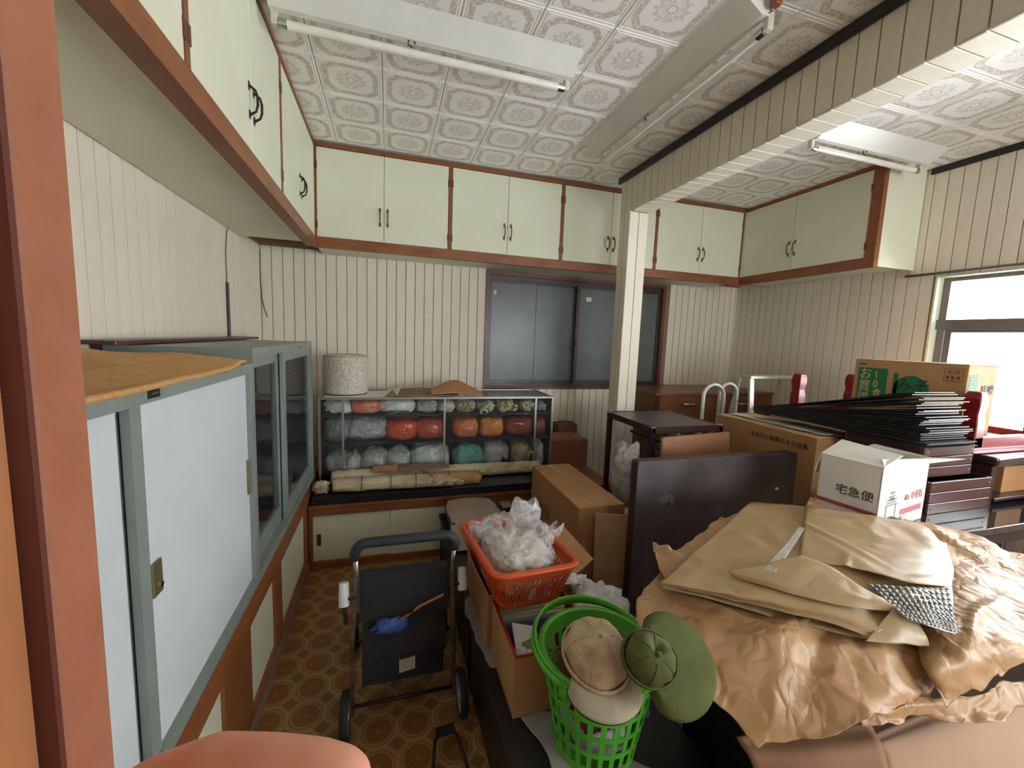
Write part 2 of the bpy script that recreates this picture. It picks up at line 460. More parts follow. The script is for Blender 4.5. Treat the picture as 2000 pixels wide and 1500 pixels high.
def mat_floor():
    mt, nt, b = newmat('octagon_print_vinyl')
    tc = nt.nodes.new('ShaderNodeTexCoord'); sp = nt.nodes.new('ShaderNodeSeparateXYZ')
    nt.links.new(tc.outputs['Object'], sp.inputs[0])
    P = 0.1365
    x = (X(nt, sp.outputs[0])+(0.304+P*60.5))/P; y = (X(nt, sp.outputs[1])+(-1.609+P*60.5))/P
    x = x.op('FRACT')-0.5; y = y.op('FRACT')-0.5
    ax, ay = x.abs(), y.abs()
    oc = ax.max(ay).max((ax+ay)*0.70)
    r = (x*x+y*y).op('SQRT'); an = y.op('ARCTAN2', x)
    vec = tc.outputs['Object']
    n1 = noisetex(nt, vec, 60, 5); n2 = X(nt, noisetex(nt, vec, 130, 3))
    line = oc.gt(0.445)*oc.lt(0.5)
    dia = (ax+ay).gt(0.735)
    circ = r.lt(0.36); ring = r.band(0.36, 0.395)
    spoke = (an*6.0).op('SINE').abs().lt(0.12)*r.lt(0.34); hub = r.lt(0.07)
    base = mixc(nt, ramp(nt, n1, 0.3, 0.7), lin((150,112,60)), lin((136,98,50)))
    c1 = mixc(nt, circ*0.9, base, lin((140,88,36)))
    c1 = mixc(nt, circ*n2.gt(0.52)*0.5, c1, lin((112,66,28)))
    c1 = mixc(nt, line*0.8, c1, lin((178,140,86)))
    c1 = mixc(nt, dia*0.9, c1, lin((124,92,46)))
    c1 = mixc(nt, (dia*(ax+ay).lt(0.775)).max(ring)*0.75, c1, lin((180,140,84)))
    c1 = mixc(nt, spoke.max(hub)*0.35, c1, lin((176,130,70)))
    nt.links.new(c1, b.inputs['Base Color']); b.inputs['Roughness'].default_value = 0.45
    bump(nt, b, n1, 0.08, 0.004)
    return mt
K['vinyl'] = mat_floor()
def mat_news():
    mt, nt, b = newmat('old_newspaper')
    vec = coords(nt, (1,1,1)); tc = coords(nt, (14, 60, 60))
    f = noisetex(nt, tc, 5, 2); g = noisetex(nt, vec, 8, 4)
    big = noisetex(nt, coords(nt, (9, 16, 16)), 1.0, 0)
    c = mixc(nt, ramp(nt, g, 0.3, 0.7), lin((222,206,172)), lin((196,174,136)))
    c = mixc(nt, X(nt, f).gt(0.57)*0.4, c, lin((92,88,80)))
    c = mixc(nt, X(nt, big).gt(0.62)*0.3, c, lin((110,118,120)))
    nt.links.new(c, b.inputs['Base Color']); b.inputs['Roughness'].default_value = 0.7
    v = nt.nodes.new('ShaderNodeTexVoronoi'); v.feature = 'DISTANCE_TO_EDGE'; v.inputs['Scale'].default_value = 1.0
    nt.links.new(coords(nt, (10, 34, 34)), v.inputs['Vector'])
    bump(nt, b, X(nt, v.outputs['Distance']).min(0.3).k, 0.6, 0.02)
    return mt
K['news'] = mat_news()
def mat_brocade():
    mt, nt, b = newmat('swirl_brocade_cover')
    vec = coords(nt)
    n = X(nt, noisetex(nt, vec, 24, 1, 0.4))
    w = ((n*42.0).op('SINE')*0.5+0.5)
    c = mixc(nt, ramp(nt, w.k, 0.35, 0.65), lin((214,207,194)), lin((186,177,161)))
    nt.links.new(c, b.inputs['Base Color']); b.inputs['Roughness'].default_value = 0.6
    bump(nt, b, w.k, 0.35, 0.003)
    return mt
K['brocade'] = mat_brocade()
# ================================================================ the room
XL, XR, YF, YB, ZC = -0.925, 3.54, 3.58, -1.6, 2.757
PW = 0.0758
struct(MB().box(-1.1, 3.75, -1.8, 3.75, -0.08, 0.0).build('floor', K['vinyl'], org=(0,0,0)))
ceil = struct(MB().box(-1.1, 3.75, -1.8, 3.75, ZC, ZC+0.08).build('ceiling', K['white_enamel']))
def tilemesh():
    b = MB(); h = 0.15-0.001; e = 0.010; z0, z1 = 0.006, -0.006
    q = lambda a, z: [(-a,-a,z),(a,-a,z),(a,a,z),(-a,a,z)]
    b.add(q(h, z0)+q(h, z1+0.005)+q(h-0.004, z1)+q(h-e, z1)+q(h-e-0.003, z1+0.003)+q(h-e-0.006, z1), [])
    for k in range(5):
        for i in range(4):
            j = (i+1) % 4; b.f.append([4*k+i, 4*k+j, 4*k+4+j, 4*k+4+i])
    b.f.append([20,21,22,23])
    return b.mesh('ceiling_tile', Vector((0,0,0)), K['tile'])
tm = tilemesh()
for i in range(-2, 12):
    for j in range(-8, 2):
        cx, cy = 0.117+0.300*i, 2.959+0.300*j
        if cx < -0.5 or cx > 3.5 or cy > 3.2: continue
        place('ceiling_tile', tm, (cx, cy, ZC-0.005), ceil)

_bm = {}
def boardmesh(h, w=PW):
    k = (round(h, 3), round(w, 4))
    if k not in _bm:
        b = MB(); g = 0.0024; c = 0.0009; t = 0.008
        pr = [(-w/2+g, 0), (w/2-g, 0), (w/2-g, t-c), (w/2-g-c, t), (-w/2+g+c, t), (-w/2+g, t-c)]
        b.prism([(x, -y, -h/2) for x, y in pr], (0, 0, h))
        _bm[k] = b.mesh('board', Vector((0,0,0)), K['board'])
    return _bm[k]
def board(parent, p, z0, z1, rz, w=PW):
    o = place('board', boardmesh(z1-z0, w), (p[0], p[1], (z0+z1)/2), parent); o.rotation_euler = (0, 0, rz)
wl = struct(BX('wall_left', K['groove'], None, XL-0.12, XL-0.008, -1.7, YF+0.12, 0, ZC))
n = int((YF-0.9)/PW)
for i in range(n):
    board(wl, (XL-0.008, YF-PW*(i+0.5)), 0.48, 2.12, HP)
WX0, WX1, WZ0, WZ1 = 0.815, 2.66, 1.035, 2.075       # window in the far wall
b = MB().box(XL-0.1, WX0, YF+0.008, YF+0.1, 0, ZC).box(WX1, XR+0.1, YF+0.008, YF+0.1, 0, ZC)
b.box(WX0, WX1, YF+0.008, YF+0.1, 0, WZ0).box(WX0, WX1, YF+0.008, YF+0.1, WZ1, ZC)
wf = struct(b.build('wall_far', K['groove']))
n = int((XR-XL)/PW)+1
for i in range(n):
    x = XL+PW*(i+0.5)
    if x > XR: continue
    if WX0-0.02 < x < WX1+0.02: board(wf, (x, YF+0.008), 0.0, WZ0, 0)
    else: board(wf, (x, YF+0.008), 0.0, 2.12, 0)
RY0, RY1, RZ0, RZ1 = 0.36, 1.90, 0.98, 2.02          # window in the right wall
b = MB().box(XR+0.008, XR+0.14, RY1, YF+0.1, 0, ZC).box(XR+0.008, XR+0.14, -0.2, RY0, 0, ZC)
b.box(XR+0.008, XR+0.14, RY0, RY1, 0, RZ0).box(XR+0.008, XR+0.14, RY0, RY1, RZ1, ZC)
b.box(XR+0.008, XR+0.14, -1.7, -1.4, 0, ZC).box(XR+0.008, XR+0.14, -1.4, -0.2, 0, 0.82).box(XR+0.008, XR+0.14, -1.4, -0.2, 2.02, ZC)
wr = struct(b.build('wall_right', K['groove']))
i = 0
while YF-PW*(i+0.5) > 0.4:
    y = YF-PW*(i+0.5); i += 1
    if RY0 < y < RY1-0.01:
        board(wr, (XR+0.008, y), RZ1+0.002, 2.745, -HP); board(wr, (XR+0.008, y), 0.0, RZ0, -HP)
    else: board(wr, (XR+0.008, y), 0.0, 2.745, -HP)
b = MB().box(-1.1, 1.65, YB-0.1, YB, 0, ZC).box(3.15, 3.7, YB-0.1, YB, 0, ZC).box(1.65, 3.15, YB-0.1, YB, 2.0, ZC).box(1.65, 3.15, YB-0.1, YB, 0, 0.9)
struct(b.build('wall_back', K['board']))
# beam and pillar clad with the same boards
BX0, BX1, BZ, PY0, PY1 = 1.71, 1.868, 2.465, 2.79, 2.93
beam = struct(BX('wall_beam', K['groove'], None, BX0+0.008, BX1, YB, PY1-0.01, BZ+0.008, ZC))
sm = MB()
w = BX1-BX0; g = 0.0016; c = 0.0022; t = 0.008; h = PW
sm.prism([(-w/2, -h/2+g, 0), (-w/2, h/2-g, 0), (-w/2, h/2-g, -t+c), (-w/2, h/2-g-c, -t), (-w/2, -h/2+g+c, -t), (-w/2, -h/2+g, -t+c)], (w, 0, 0))
smm = sm.mesh('soffit_board', Vector((0,0,0)), K['board'])
i = 0
while PY1-PW*(i+0.5) > 0.5:
    y = PY1-PW*(i+0.5); i += 1
    board(beam, (BX0+0.008, y), BZ-0.0, ZC-0.02, -HP)
    if y < PY0: place('soffit_board', smm, ((BX0+BX1)/2, y, BZ+0.008), beam)
pil = struct(BX('wall_pillar', K['groove'], None, BX0+0.008, BX1-0.008, PY0+0.008, PY1-0.002, 0, ZC-0.02))
pw = (BX1-BX0)/2
for k in (0.5, 1.5): board(pil, (BX0+pw*k, PY0+0.008), 0, BZ, 0, pw)
pd = (PY1-PY0)/2
for k in (0.5, 1.5):
    board(pil, (BX0+0.008, PY0+pd*k), 0, BZ, -HP, pd)
    board(pil, (BX1-0.008, PY0+pd*k), 0, ZC-0.02, HP, pd)
struct(BX('trim_1', K['black_trim'], None, BX0-0.022, BX0-0.001, YB, PY1+0.02, 2.700, 2.745, 0.003))
struct(BX('trim_2', K['black_trim'], None, XR-0.018, XR-0.001, YB, 2.005, 2.705, 2.745, 0.003))
struct(BX('trim_3', K['board'], None, XR-0.012, XR-0.0005, YF-0.012, YF-0.0005, 0.0, 2.08))

# far window: brown casing, dark sashes, obscured panes
w1 = sroot('window_1', (WX0, YF, WZ0))
cs = 0.035
MB().box(WX0, WX1, YF-0.012, YF+0.06, WZ0, WZ0+0.03).box(WX0, WX0+cs, YF-0.012, YF+0.06, WZ0, WZ1).box(WX1-cs, WX1, YF-0.012, YF+0.06, WZ0, WZ1).box(WX0, WX1, YF-0.012, YF+0.06, WZ1-0.03, WZ1).build('window_casing', M('brown_window_casing', (108,64,46), (92,52,38), 0.35), w1)
MB().box(WX0+cs, WX1-cs, YF+0.02, YF+0.09, WZ0+0.03, WZ0+0.05).box(WX0+cs, WX1-cs, YF+0.02, YF+0.09, WZ1-0.07, WZ1-0.03).build('window_track', K['sash'], w1)
xm = 1.725
def sash(x0, x1, y, panes, nm, extra):
    z0, z1, fw = WZ0+0.05, WZ1-0.07, 0.032
    f = MB().box(x0, x1, y-0.012, y+0.012, z0, z0+fw).box(x0, x1, y-0.012, y+0.012, z1-fw*0.6, z1).box(x0, x0+fw, y-0.012, y+0.012, z0, z1).box(x1-fw, x1, y-0.012, y+0.012, z0, z1)
    s = f.build(nm, K['sash'], w1)
    p = MB().box(x0+fw, x1-fw, y-0.003, y+0.003, z0+fw, z1-fw*0.6).build('pane', K['frost'], s)
    for q in extra: BX('sticker', K['paper'], s, q[0], q[1], y-0.0045, y-0.0032, q[2], q[3])
    return s
s1 = sash(WX0+cs, xm+0.02, YF+0.055, 1, 'sash', [(0.90, 0.925, 1.88, 1.92)])
s2 = sash(xm-0.025, WX1-cs, YF+0.03, 1, 'sash', [(1.80, 1.855, 1.87, 1.91)])
BX('seam', K['sash'], s1, 1.305, 1.310, YF+0.049, YF+0.0515, WZ0+0.082, WZ1-0.09)
MB().tube([(xm-0.02, YF+0.012, 1.50), (xm-0.02, YF-0.004, 1.50)], 0.012, 10).tube([(xm-0.02, YF-0.002, 1.50), (xm-0.02, YF-0.002, 1.45)], 0.006, 8).build('latch', K['brass'], w1, smooth=True)

# right window: transom above, sliding sash below
w2 = sroot('window_2', (XR, RY0, RZ0))
c = MB(); xa, xb = XR-0.006, XR+0.14
c.box(xa, xb, RY1-0.012, RY1, RZ0, RZ1).box(xa, xb, RY0, RY0+0.012, RZ0, RZ1).box(xa, xb, RY0, RY1, RZ1-0.012, RZ1).box(xa-0.02, xb, RY0, RY1, RZ0, RZ0+0.015)
c.build('window_casing', K['cream'], w2)
xs0, xs1 = XR+0.06, XR+0.10
zt = 1.70
c = MB().box(xs0, xs1, RY0+0.012, RY1-0.012, RZ1-0.037, RZ1-0.012).box(xs0, xs1, RY0+0.012, RY0+0.037, RZ0+0.015, RZ1-0.012).box(xs0, xs1, RY1-0.052, RY1-0.012, RZ0+0.015, RZ1-0.012).box(xs0-0.02, xs1, RY0+0.012, RY1-0.012, zt-0.035, zt+0.03)
c.build('window_frame', K['sash_grey'], w2)
MB().box(xs0+0.018, xs0+0.022, RY0+0.037, RY1-0.052, zt+0.03, RZ1-0.037).build('transom_pane', K['winglass'], w2)
for k, (y0, y1, dx) in enumerate(((1.12, RY1-0.055, 0.0), (RY0+0.04, 1.16, -0.016))):
    f = MB(); z0, z1 = RZ0+0.015, zt-0.035; e = 0.035
    f.box(xs0+dx+0.004, xs0+dx+0.024, y0, y1, z0, z0+e).box(xs0+dx+0.004, xs0+dx+0.024, y0, y1, z1-0.02, z1).box(xs0+dx+0.004, xs0+dx+0.024, y0, y0+e, z0, z1).box(xs0+dx+0.004, xs0+dx+0.024, y1-e, y1, z0, z1)
    s = f.build('sash', K['sash_grey'], w2)
    MB().box(xs0+dx+0.012, xs0+dx+0.016, y0+e, y1-e, z0+e, z1-0.02).build('pane', K['winglass'], s)
w3 = sroot('window_3', (XR, -0.8, 0.82))
f = MB().box(xs0, xs1, -1.4, -1.36, 0.82, 2.02).box(xs0, xs1, -0.24, -0.2, 0.82, 2.02).box(xs0, xs1, -1.4, -0.2, 0.82, 0.86).box(xs0, xs1, -1.4, -0.2, 1.98, 2.02).box(xs0, xs1, -0.82, -0.78, 0.82, 2.02)
f.build('window_frame', K['sash_grey'], w3)
for a, c in ((-1.36, -0.82), (-0.78, -0.24)): MB().box(xs0+0.018, xs0+0.022, a, c, 0.86, 1.98).build('pane', K['winglass'], w3)
w4 = sroot('window_4', (2.4, YB, 0.9))
f = MB().box(1.65, 1.69, YB-0.08, YB-0.04, 0.9, 2.0).box(3.11, 3.15, YB-0.08, YB-0.04, 0.9, 2.0).box(1.65, 3.15, YB-0.08, YB-0.04, 0.9, 0.94).box(1.65, 3.15, YB-0.08, YB-0.04, 1.96, 2.0).box(2.38, 2.42, YB-0.08, YB-0.04, 0.9, 2.0)
f.build('window_frame', K['sash_grey'], w4)
for a, c in ((1.69, 2.38), (2.42, 3.11)): MB().box(a, c, YB-0.062, YB-0.058, 0.94, 1.96).build('pane', K['winglass'], w4)
struct(MB().tube([(XR-0.03, 2.06, 2.035), (XR-0.03, 0.3, 2.035)], 0.009, 10).tube([(XR-0.03, 2.03, 2.035), (XR, 2.03, 2.035)], 0.006, 8).build('trim_4', K['sash_grey'], None, smooth=True))

# door frame beside the camera
d1 = sroot('door_1', (-0.2, 0.22, 0))
JX = -0.150
ya, yb = at(66, 750, x=JX).y, at(168, 750, x=JX).y
x2 = at(24, 750, y=ya).x
BX('jamb', K['jamb'], d1, JX-0.10, JX, ya, yb, 0.0, 2.4, 0.0015)
BX('door_stop', K['jamb_shaded'], d1, x2-0.06, JX-0.0005, ya-0.004, ya-0.0005, 0.0, 2.4)
BX('door_leaf', K['jamb_brown'], d1, x2-0.035, x2, 0.02, ya-0.0045, 0.0, 2.4, 0.0015)
struct(BX('wall_front', K['board'], None, XL, JX-0.10, ya+0.01, yb-0.002, 0.0, ZC))

# ================================================================ wall cupboards
def run(p0, ad, nd):
    ad = Vector((ad[0], ad[1], 0)); nd = Vector((nd[0], nd[1], 0)); p0 = Vector((p0[0], p0[1], 0))
    def B(mb, s0, s1, n0, n1, z0, z1):
        a = p0+ad*s0+nd*n0; c = p0+ad*s1+nd*n1
        return mb.box(min(a.x,c.x), max(a.x,c.x), min(a.y,c.y), max(a.y,c.y), z0, z1)
    def Pt(s, n_, z): return p0+ad*s+nd*n_+Vector((0,0,z))
    return B, Pt
def cupboard(label, p0, ad, nd, s0, s1, split, depth, hm, e0=0.013, e1=0.013, drop=2.066, group='cupboards along the top of the walls', rail=0.026):
    B, Pt = run(p0, ad, nd)
    r = thing('wall_cupboard', label, 'cupboard', Pt((s0+s1)/2, -depth/2, 2.09), group)
    B(MB(), s0, s1, -depth, -0.028, 2.092, 2.742).build('carcass', K['cream'], r)
    f = MB()
    B(f, s0, s1, -rail, 0.006, drop, 2.134); B(f, s0, s1, -0.024, 0.006, 2.718, 2.745)
    B(f, s0, s0+e0, -0.024, 0.006, 2.134, 2.718); B(f, s1-e1, s1, -0.024, 0.006, 2.134, 2.718)
    f.build('face_frame', K['frame'], r)
    for k, (a, c) in enumerate(((s0+e0+0.002, split-0.0015), (split+0.0015, s1-e1-0.002))):
        dmb = MB(); B(dmb, a, c, -0.018, 0.003, 2.137, 2.715)
        d = dmb.build('door', K['cream'], r, bevel=0.0015)
        hs = split+(-0.026 if k == 0 else 0.026)
        hb = MB()
        zc = 2.305
        hb.tube([Pt(hs, 0.003, zc+0.05), Pt(hs, 0.024, zc+0.036), Pt(hs, 0.030, zc+0.015), Pt(hs, 0.030, zc-0.015), Pt(hs, 0.024, zc-0.036), Pt(hs, 0.003, zc-0.05)], [0.005,0.004,0.0045,0.0045,0.004,0.005], 8)
        B(hb, hs-0.006, hs+0.006, 0.003, 0.006, zc-0.062, zc-0.034); B(hb, hs-0.006, hs+0.006, 0.003, 0.006, zc+0.034, zc+0.062)
        hb.build('handle', hm, d, smooth=False)
        se = a if k == 0 else c
        for zh in (2.215, 2.60):
            B(MB(), se-0.004 if k else se-0.011, se+0.011 if k else se+0.004, 0.003, 0.007, zh-0.024, zh+0.024).build('hinge', K['copper'], d)
    return r
LP = ((-0.48, 0), (0, 1), (1, 0))
dk = K['dark_metal']
cupboard('nearest pale cupboard on the left wall, cut by the top of the photo', *LP, 0.35, 1.285, 0.82, 0.44, dk, rail=0.055)
cupboard('pale cupboard on the left wall with large black double handles', *LP, 1.285, 2.24, 1.80, 0.44, dk, rail=0.055)
cupboard('narrow-looking pale cupboard on the left wall against the corner', *LP, 2.24, 3.144, 2.675, 0.44, dk, rail=0.055)
FP = ((0, 3.15), (1, 0), (0, -1)); hm = K['copper']
cupboard('cream two-door cupboard on the far wall next to the left corner', *FP, -0.487, 0.432, -0.033, 0.42, hm, e0=0.02)
cupboard('cream two-door cupboard on the far wall above the left end of the dark window', *FP, 0.432, 1.323, 0.873, 0.42, hm)
cupboard('cream two-door cupboard on the far wall partly behind the pillar', *FP, 1.323, 2.20, 1.765, 0.42, hm)
cupboard('cream two-door cupboard on the far wall between pillar and right corner', *FP, 2.20, 3.125, 2.665, 0.42, hm)
cu = cupboard('cream two-door cupboard on the right wall with an exposed end panel', (3.13, 3.174), (0, -1), (-1, 0), 0, 1.13, 0.53, 0.405, hm, e0=0.02, e1=0.05)
MB().box(3.126, 3.166, 2.028, 2.043, 2.066, 2.745).build('end_trim', K['frame'], cu)
MB().box(3.168, XR-0.006, 2.032, 2.043, 2.075, 2.745).build('end_panel', K['cream'], cu)
MB().box(3.02, 3.155, 3.16, 3.174, 2.048, 2.068).build('bottom_batten', K['frame'], cu)

# ================================================================ built-in base cupboards
t = thing('base_cupboard', 'built-in low cupboard with cream sliding doors under the far counter', 'cupboard', (0.4, 3.1, 0))
x0, x1, yf = -0.47, 1.66, 2.68
MB().box(x0, x1, yf+0.03, YF-0.002, 0.0, 0.40).build('carcass', K['groove'], t)
f = MB().box(x0, x1, yf, yf+0.035, 0.352, 0.40).box(x0, x1, yf, yf+0.035, 0.0, 0.045).box(x0, x0+0.022, yf, yf+0.035, 0.045, 0.352)
for xx in (0.84,): f.box(xx, xx+0.04, yf, yf+0.035, 0.045, 0.352)
f.build('face_frame', K['frame'], t)
BX('worktop', K['frame'], t, x0, x1, yf-0.008, YF-0.002, 0.40, 0.42, 0.002)
for k, (a, c, dy) in enumerate(((x0+0.022, 0.05, 0.018), (0.02, 0.84, 0.006), (0.88, 1.3, 0.018), (1.27, x1, 0.006))):
    d = BX('sliding_door', K['cream'], t, a, c, yf+dy, yf+dy+0.010, 0.047, 0.351, 0.001)
    if k in (0, 2):
        MB().box(a+0.022, a+0.046, yf+dy-0.003, yf+dy-0.0005, 0.150, 0.225).build('recessed_pull', K['copper'], d)
t = thing('base_cupboard', 'built-in low cupboard with brown posts under the grey steel cabinets', 'cupboard', (-0.7, 1.6, 0))
xf = -0.473
MB().box(XL, xf-0.03, 0.31, 3.3, 0.0, 0.455).build('carcass', K['groove'], t)
f = MB().box(xf-0.03, xf+0.008, 0.31, 2.68, 0.445, 0.548).box(xf-0.03, xf, 0.31, 2.68, 0.0, 0.095)
for a, c in ((1.33, 1.58), (1.915, 2.03), (2.60, 2.677), (0.6, 0.7)): f.box(xf-0.03, xf, a, c, 0.095, 0.446)
f.build('face_frame', K['frame'], t)
MB().box(XL, xf+0.002, 0.31, 3.3, 0.457, 0.55).build('worktop', K['frame'], t)
MB().box(xf-0.001, xf+0.006, 0.31, 2.67, 0.0, 0.06).build('plinth', K['card3'], t)
for a, c in ((0.7, 1.33), (1.58, 1.915), (2.03, 2.60)):
    d = MB().box(xf-0.022, xf-0.012, a, c, 0.095, 0.446).build('sliding_door', K['cream'], t)
    if c == 1.33: MB().box(xf-0.0125, xf-0.009, 1.28, 1.31, 0.20, 0.28).build('recessed_pull', K['copper'], d)

# ================================================================ grey steel cabinets on the left counter
t = thing('steel_cabinet', 'grey steel cabinet with pale solid sliding doors, nearest on the left', 'cabinet', (-0.66, 0.95, 0.551))
y0, y1, xf, z0, z1 = 0.32, 1.652, -0.46, 0.551, 1.378
b = MB().box(XL+0.04, xf-0.03, y0, y1, z0, z1-0.02)
b.box(XL+0.04, xf, y0, y1, z1-0.035, z1).box(xf-0.03, xf, y0, y1, z0, z0+0.038).box(xf-0.03, xf, y1-0.033, y1, z0, z1).box(xf-0.03, xf, y0, y0+0.03, z0, z1)
b.build('body', K['steel'], t)
d = BX('sliding_door', K['steel_door'], t, xf-0.022, xf-0.014, 0.975, 1.619, z0+0.036, z1-0.033)
BX('door_edge', K['steel'], d, xf-0.024, xf-0.008, 0.938, 0.975, z0+0.036, z1-0.033)
MB().box(xf-0.013, xf-0.009, 0.985, 1.022, 0.925, 1.0).build('lock_plate', K['brass'], d, bevel=0.001)
MB().tube([(xf-0.010, 1.010, 0.944), (xf-0.005, 1.010, 0.944)], 0.006, 12).build('keyhole', K['chrome'], d)
MB().box(xf-0.013, xf-0.006, 1.597, 1.607, 0.917, 1.04).build('pull', K['brass'], d)
d = BX('sliding_door', K['steel_door'], t, xf-0.029, xf-0.025, 0.35, 0.928, z0+0.036, z1-0.033)
BX('maker_plate', K['black_trim'], t, xf, xf+0.0015, 0.985, 1.03, 1.351, 1.370)
BX('plate_mark', K['chrome'], t, xf+0.0015, xf+0.002, 0.998, 1.02, 1.359, 1.362)
t = thing('steel_cabinet', 'grey steel cabinet with two glass sliding doors in the left corner', 'cabinet', (-0.66, 2.25, 0.551))
y0, y1, z0, z1, xb = 1.656, 2.84, 0.551, 1.43, XL+0.04
b = MB().box(xb, xf, y0, y1, z1-0.035, z1).box(xb, xf, y0, y1, z0, z0+0.038).box(xb, xb+0.01, y0, y1, z0, z1).box(xb, xf, y0, y0+0.012, z0, z1).box(xb, xf, y1-0.025, y1, z0, z1)
b.box(xb, xf-0.05, y0, y1, 1.03, 1.042)
b.build('body', K['steel'], t)
for k, (a, c, dx) in enumerate(((1.67, 2.17, -0.030), (2.13, 2.815, -0.008))):
    zz0, zz1, e = z0+0.038, z1-0.035, 0.045
    f = MB().box(xf+dx-0.016, xf+dx, a, c, zz0, zz0+0.075).box(xf+dx-0.016, xf+dx, a, c, zz1-0.045, zz1).box(xf+dx-0.016, xf+dx, a, a+e, zz0, zz1).box(xf+dx-0.016, xf+dx, c-e, c, zz0, zz1)
    d = f.build('sliding_door', K['steel'], t)
    MB().box(xf+dx-0.010, xf+dx-0.006, a+e, c-e, zz0+0.075, zz1-0.045).build('pane', K['glass'], d)
BX('lock', K['black_trim'], t, xf, xf+0.002, 2.46, 2.475, 1.402, 1.412)
# things seen dimly behind that glass
for k, (y, z, r, c, lb) in enumerate(((1.93, 1.042, (.10,.13,.11), (196,196,198), 'pale bag on the shelf behind the nearer glass door of the steel cabinet'),
        (2.55, 1.042, (.10,.16,.09), (172,150,120), 'tan bag on the shelf behind the farther glass door of the steel cabinet'),
        (1.95, 0.588, (.11,.17,.16), (204,206,208), 'white bag at the bottom behind the nearer glass door of the steel cabinet'),
        (2.5, 0.588, (.11,.2,.19), (150,154,160), 'grey bag at the bottom behind the farther glass door of the steel cabinet'))):
    o = blobmb((-0.71, y, z+r[2]), r, k+40, fl=0.02).build('plastic_bag', plasticbag('bag_in_steel_cabinet', c, 0.95), None, smooth=True)
    tag(o, lb, 'bag', 'bags in the steel cabinet')

# rug, board, dark low shelf on top
def rugfn(a, b_):
    y = 0.36+1.21*a-0.05*b_*b_; x = -0.452-0.335*b_
    z = 1.380+0.012*math.sin(b_*3.1)+0.030*math.exp(-((a-0.80)/0.13)**2)*(b_**1.5)+0.016*math.exp(-((a-0.97)/0.05)**2)+0.006*fbm((x*6, y*6, 0))
    z += 0.030*b_**2*math.exp(-((a-0.8)/0.2)**2)
    return (x, y, max(z, 1.381))
o = solid(MB().grid(rugfn, 60, 24).build('rug', K['rug'], None, smooth=True), 0.011, 1)
tag(o, 'ochre carpet offcut lying on the near steel cabinet', 'rug')
t = thing('low_shelf', 'dark brown board on a low box behind the ochre carpet offcut', 'shelf', (-0.88, 2.0, 1.43))
BX('board', K['mahog2'], t, -0.905, -0.800, 1.56, 3.02, 1.4325, 1.446, 0.002)
BX('box', K['blackboard'], t, -0.905, -0.83, 1.70, 2.6, 1.4303, 1.432)
BX('end_panel', K['mahog'], t, -0.922, -0.89, 1.665, 1.70, 1.30, 1.432)
# cables on the walls
t = thing('wall_cable', 'thin cable running into a dark vertical cover strip on left wall', 'cable', (XL, 2.9, 1.5))
MB().tube([(XL+0.004, 2.93, 2.088), (XL+0.006, 2.90, 2.05), (XL+0.004, 2.88, 1.95), (XL+0.004, 2.882, 1.76)], 0.0022, 6).build('wire', K['cable'], t)
BX('cover_strip', K['mahog'], t, XL, XL+0.012, 2.868, 2.892, 1.40, 1.765, 0.001)
o = MB().tube([at(507, 487, y=YF-0.006), at(508, 540, y=YF-0.01), at(511, 580, y=YF-0.014), at(516, 602, y=YF-0.02), at(522, 619, y=YF-0.03)], 0.0032, 6).build('loose_cable', K['cable'], None, smooth=True)
tag(o, 'loose black cable end hanging down the far left corner', 'cable')

# ================================================================ fluorescent fittings
def fitting(label, a, c, side, z=2.745):
    a, c = Vector(a), Vector(c); d = (c-a).normalized(); s = Vector(side); up = Vector((0,0,1))
    t = thing('ceiling_light', label, 'light', (a+c)/2+up*z, 'fluorescent ceiling fittings')
    A = a+up*z; L = c-a
    MB().prism([A-s*0.085, A+s*0.07, A+s*0.050-up*0.056, A+s*0.018-up*0.058], L).build('housing', K['white_enamel'], t)
    MB().prism([A+s*0.042-up*0.048, A+s*0.048-up*0.048, A+s*0.075-up*0.03, A+s*0.07-up*0.03], L).build('reflector', K['white_enamel'], t)
    for e, sg in ((a, 1), (c, -1)):
        E_ = e+up*(z-0.078)+s*0.062
        MB().obox(E_+d*(0.012*sg)+up*0.02, d, s, up, 0.012, 0.014, 0.038).build('lamp_holder', K['ivory'], t, bevel=0.004, seg=2)
    T = up*(z-0.085)+s*0.062
    tb = MB().tube([a+d*0.03+T, c-d*0.03+T], 0.0165, 14).build('lamp_tube', K['tube'], t, smooth=False, autosmooth=40)
    for e, sg in ((a, 1), (c, -1)): MB().tube([e+d*(0.025*sg)+T, e+d*(0.055*sg)+T], 0.0172, 14).build('tube_cap', K['chrome'], tb)
    M2 = a+d*(L.length*0.42)+up*(z-0.066)+s*0.030
    MB().tube(arc(M2, 0.014, 0, math.pi*1.6, 10, d, up), 0.0025, 6).build('pull_ring', K['dark_metal'], t)
fitting('white fluorescent fitting on the left half of ceiling, set crosswise', (-0.43, 1.845, 0), (0.80, 1.845, 0), (0, 1, 0))
fitting('fluorescent fitting beside the beam, running towards the far wall', (1.262, 2.53, 0), (1.262, 1.30, 0), (1, 0, 0))
fitting('fluorescent fitting in the right bay behind the beam', (2.32, 1.86, 0), (3.27, 1.86, 0), (0, 1, 0))
t = thing('ceiling_hook', 'small brown wooden block on the ceiling at the lamp end', 'block', (1.30, 1.27, 2.745))
BX('block', K['frame'], t, 1.292, 1.322, 1.255, 1.285, 2.70, 2.745, 0.002)
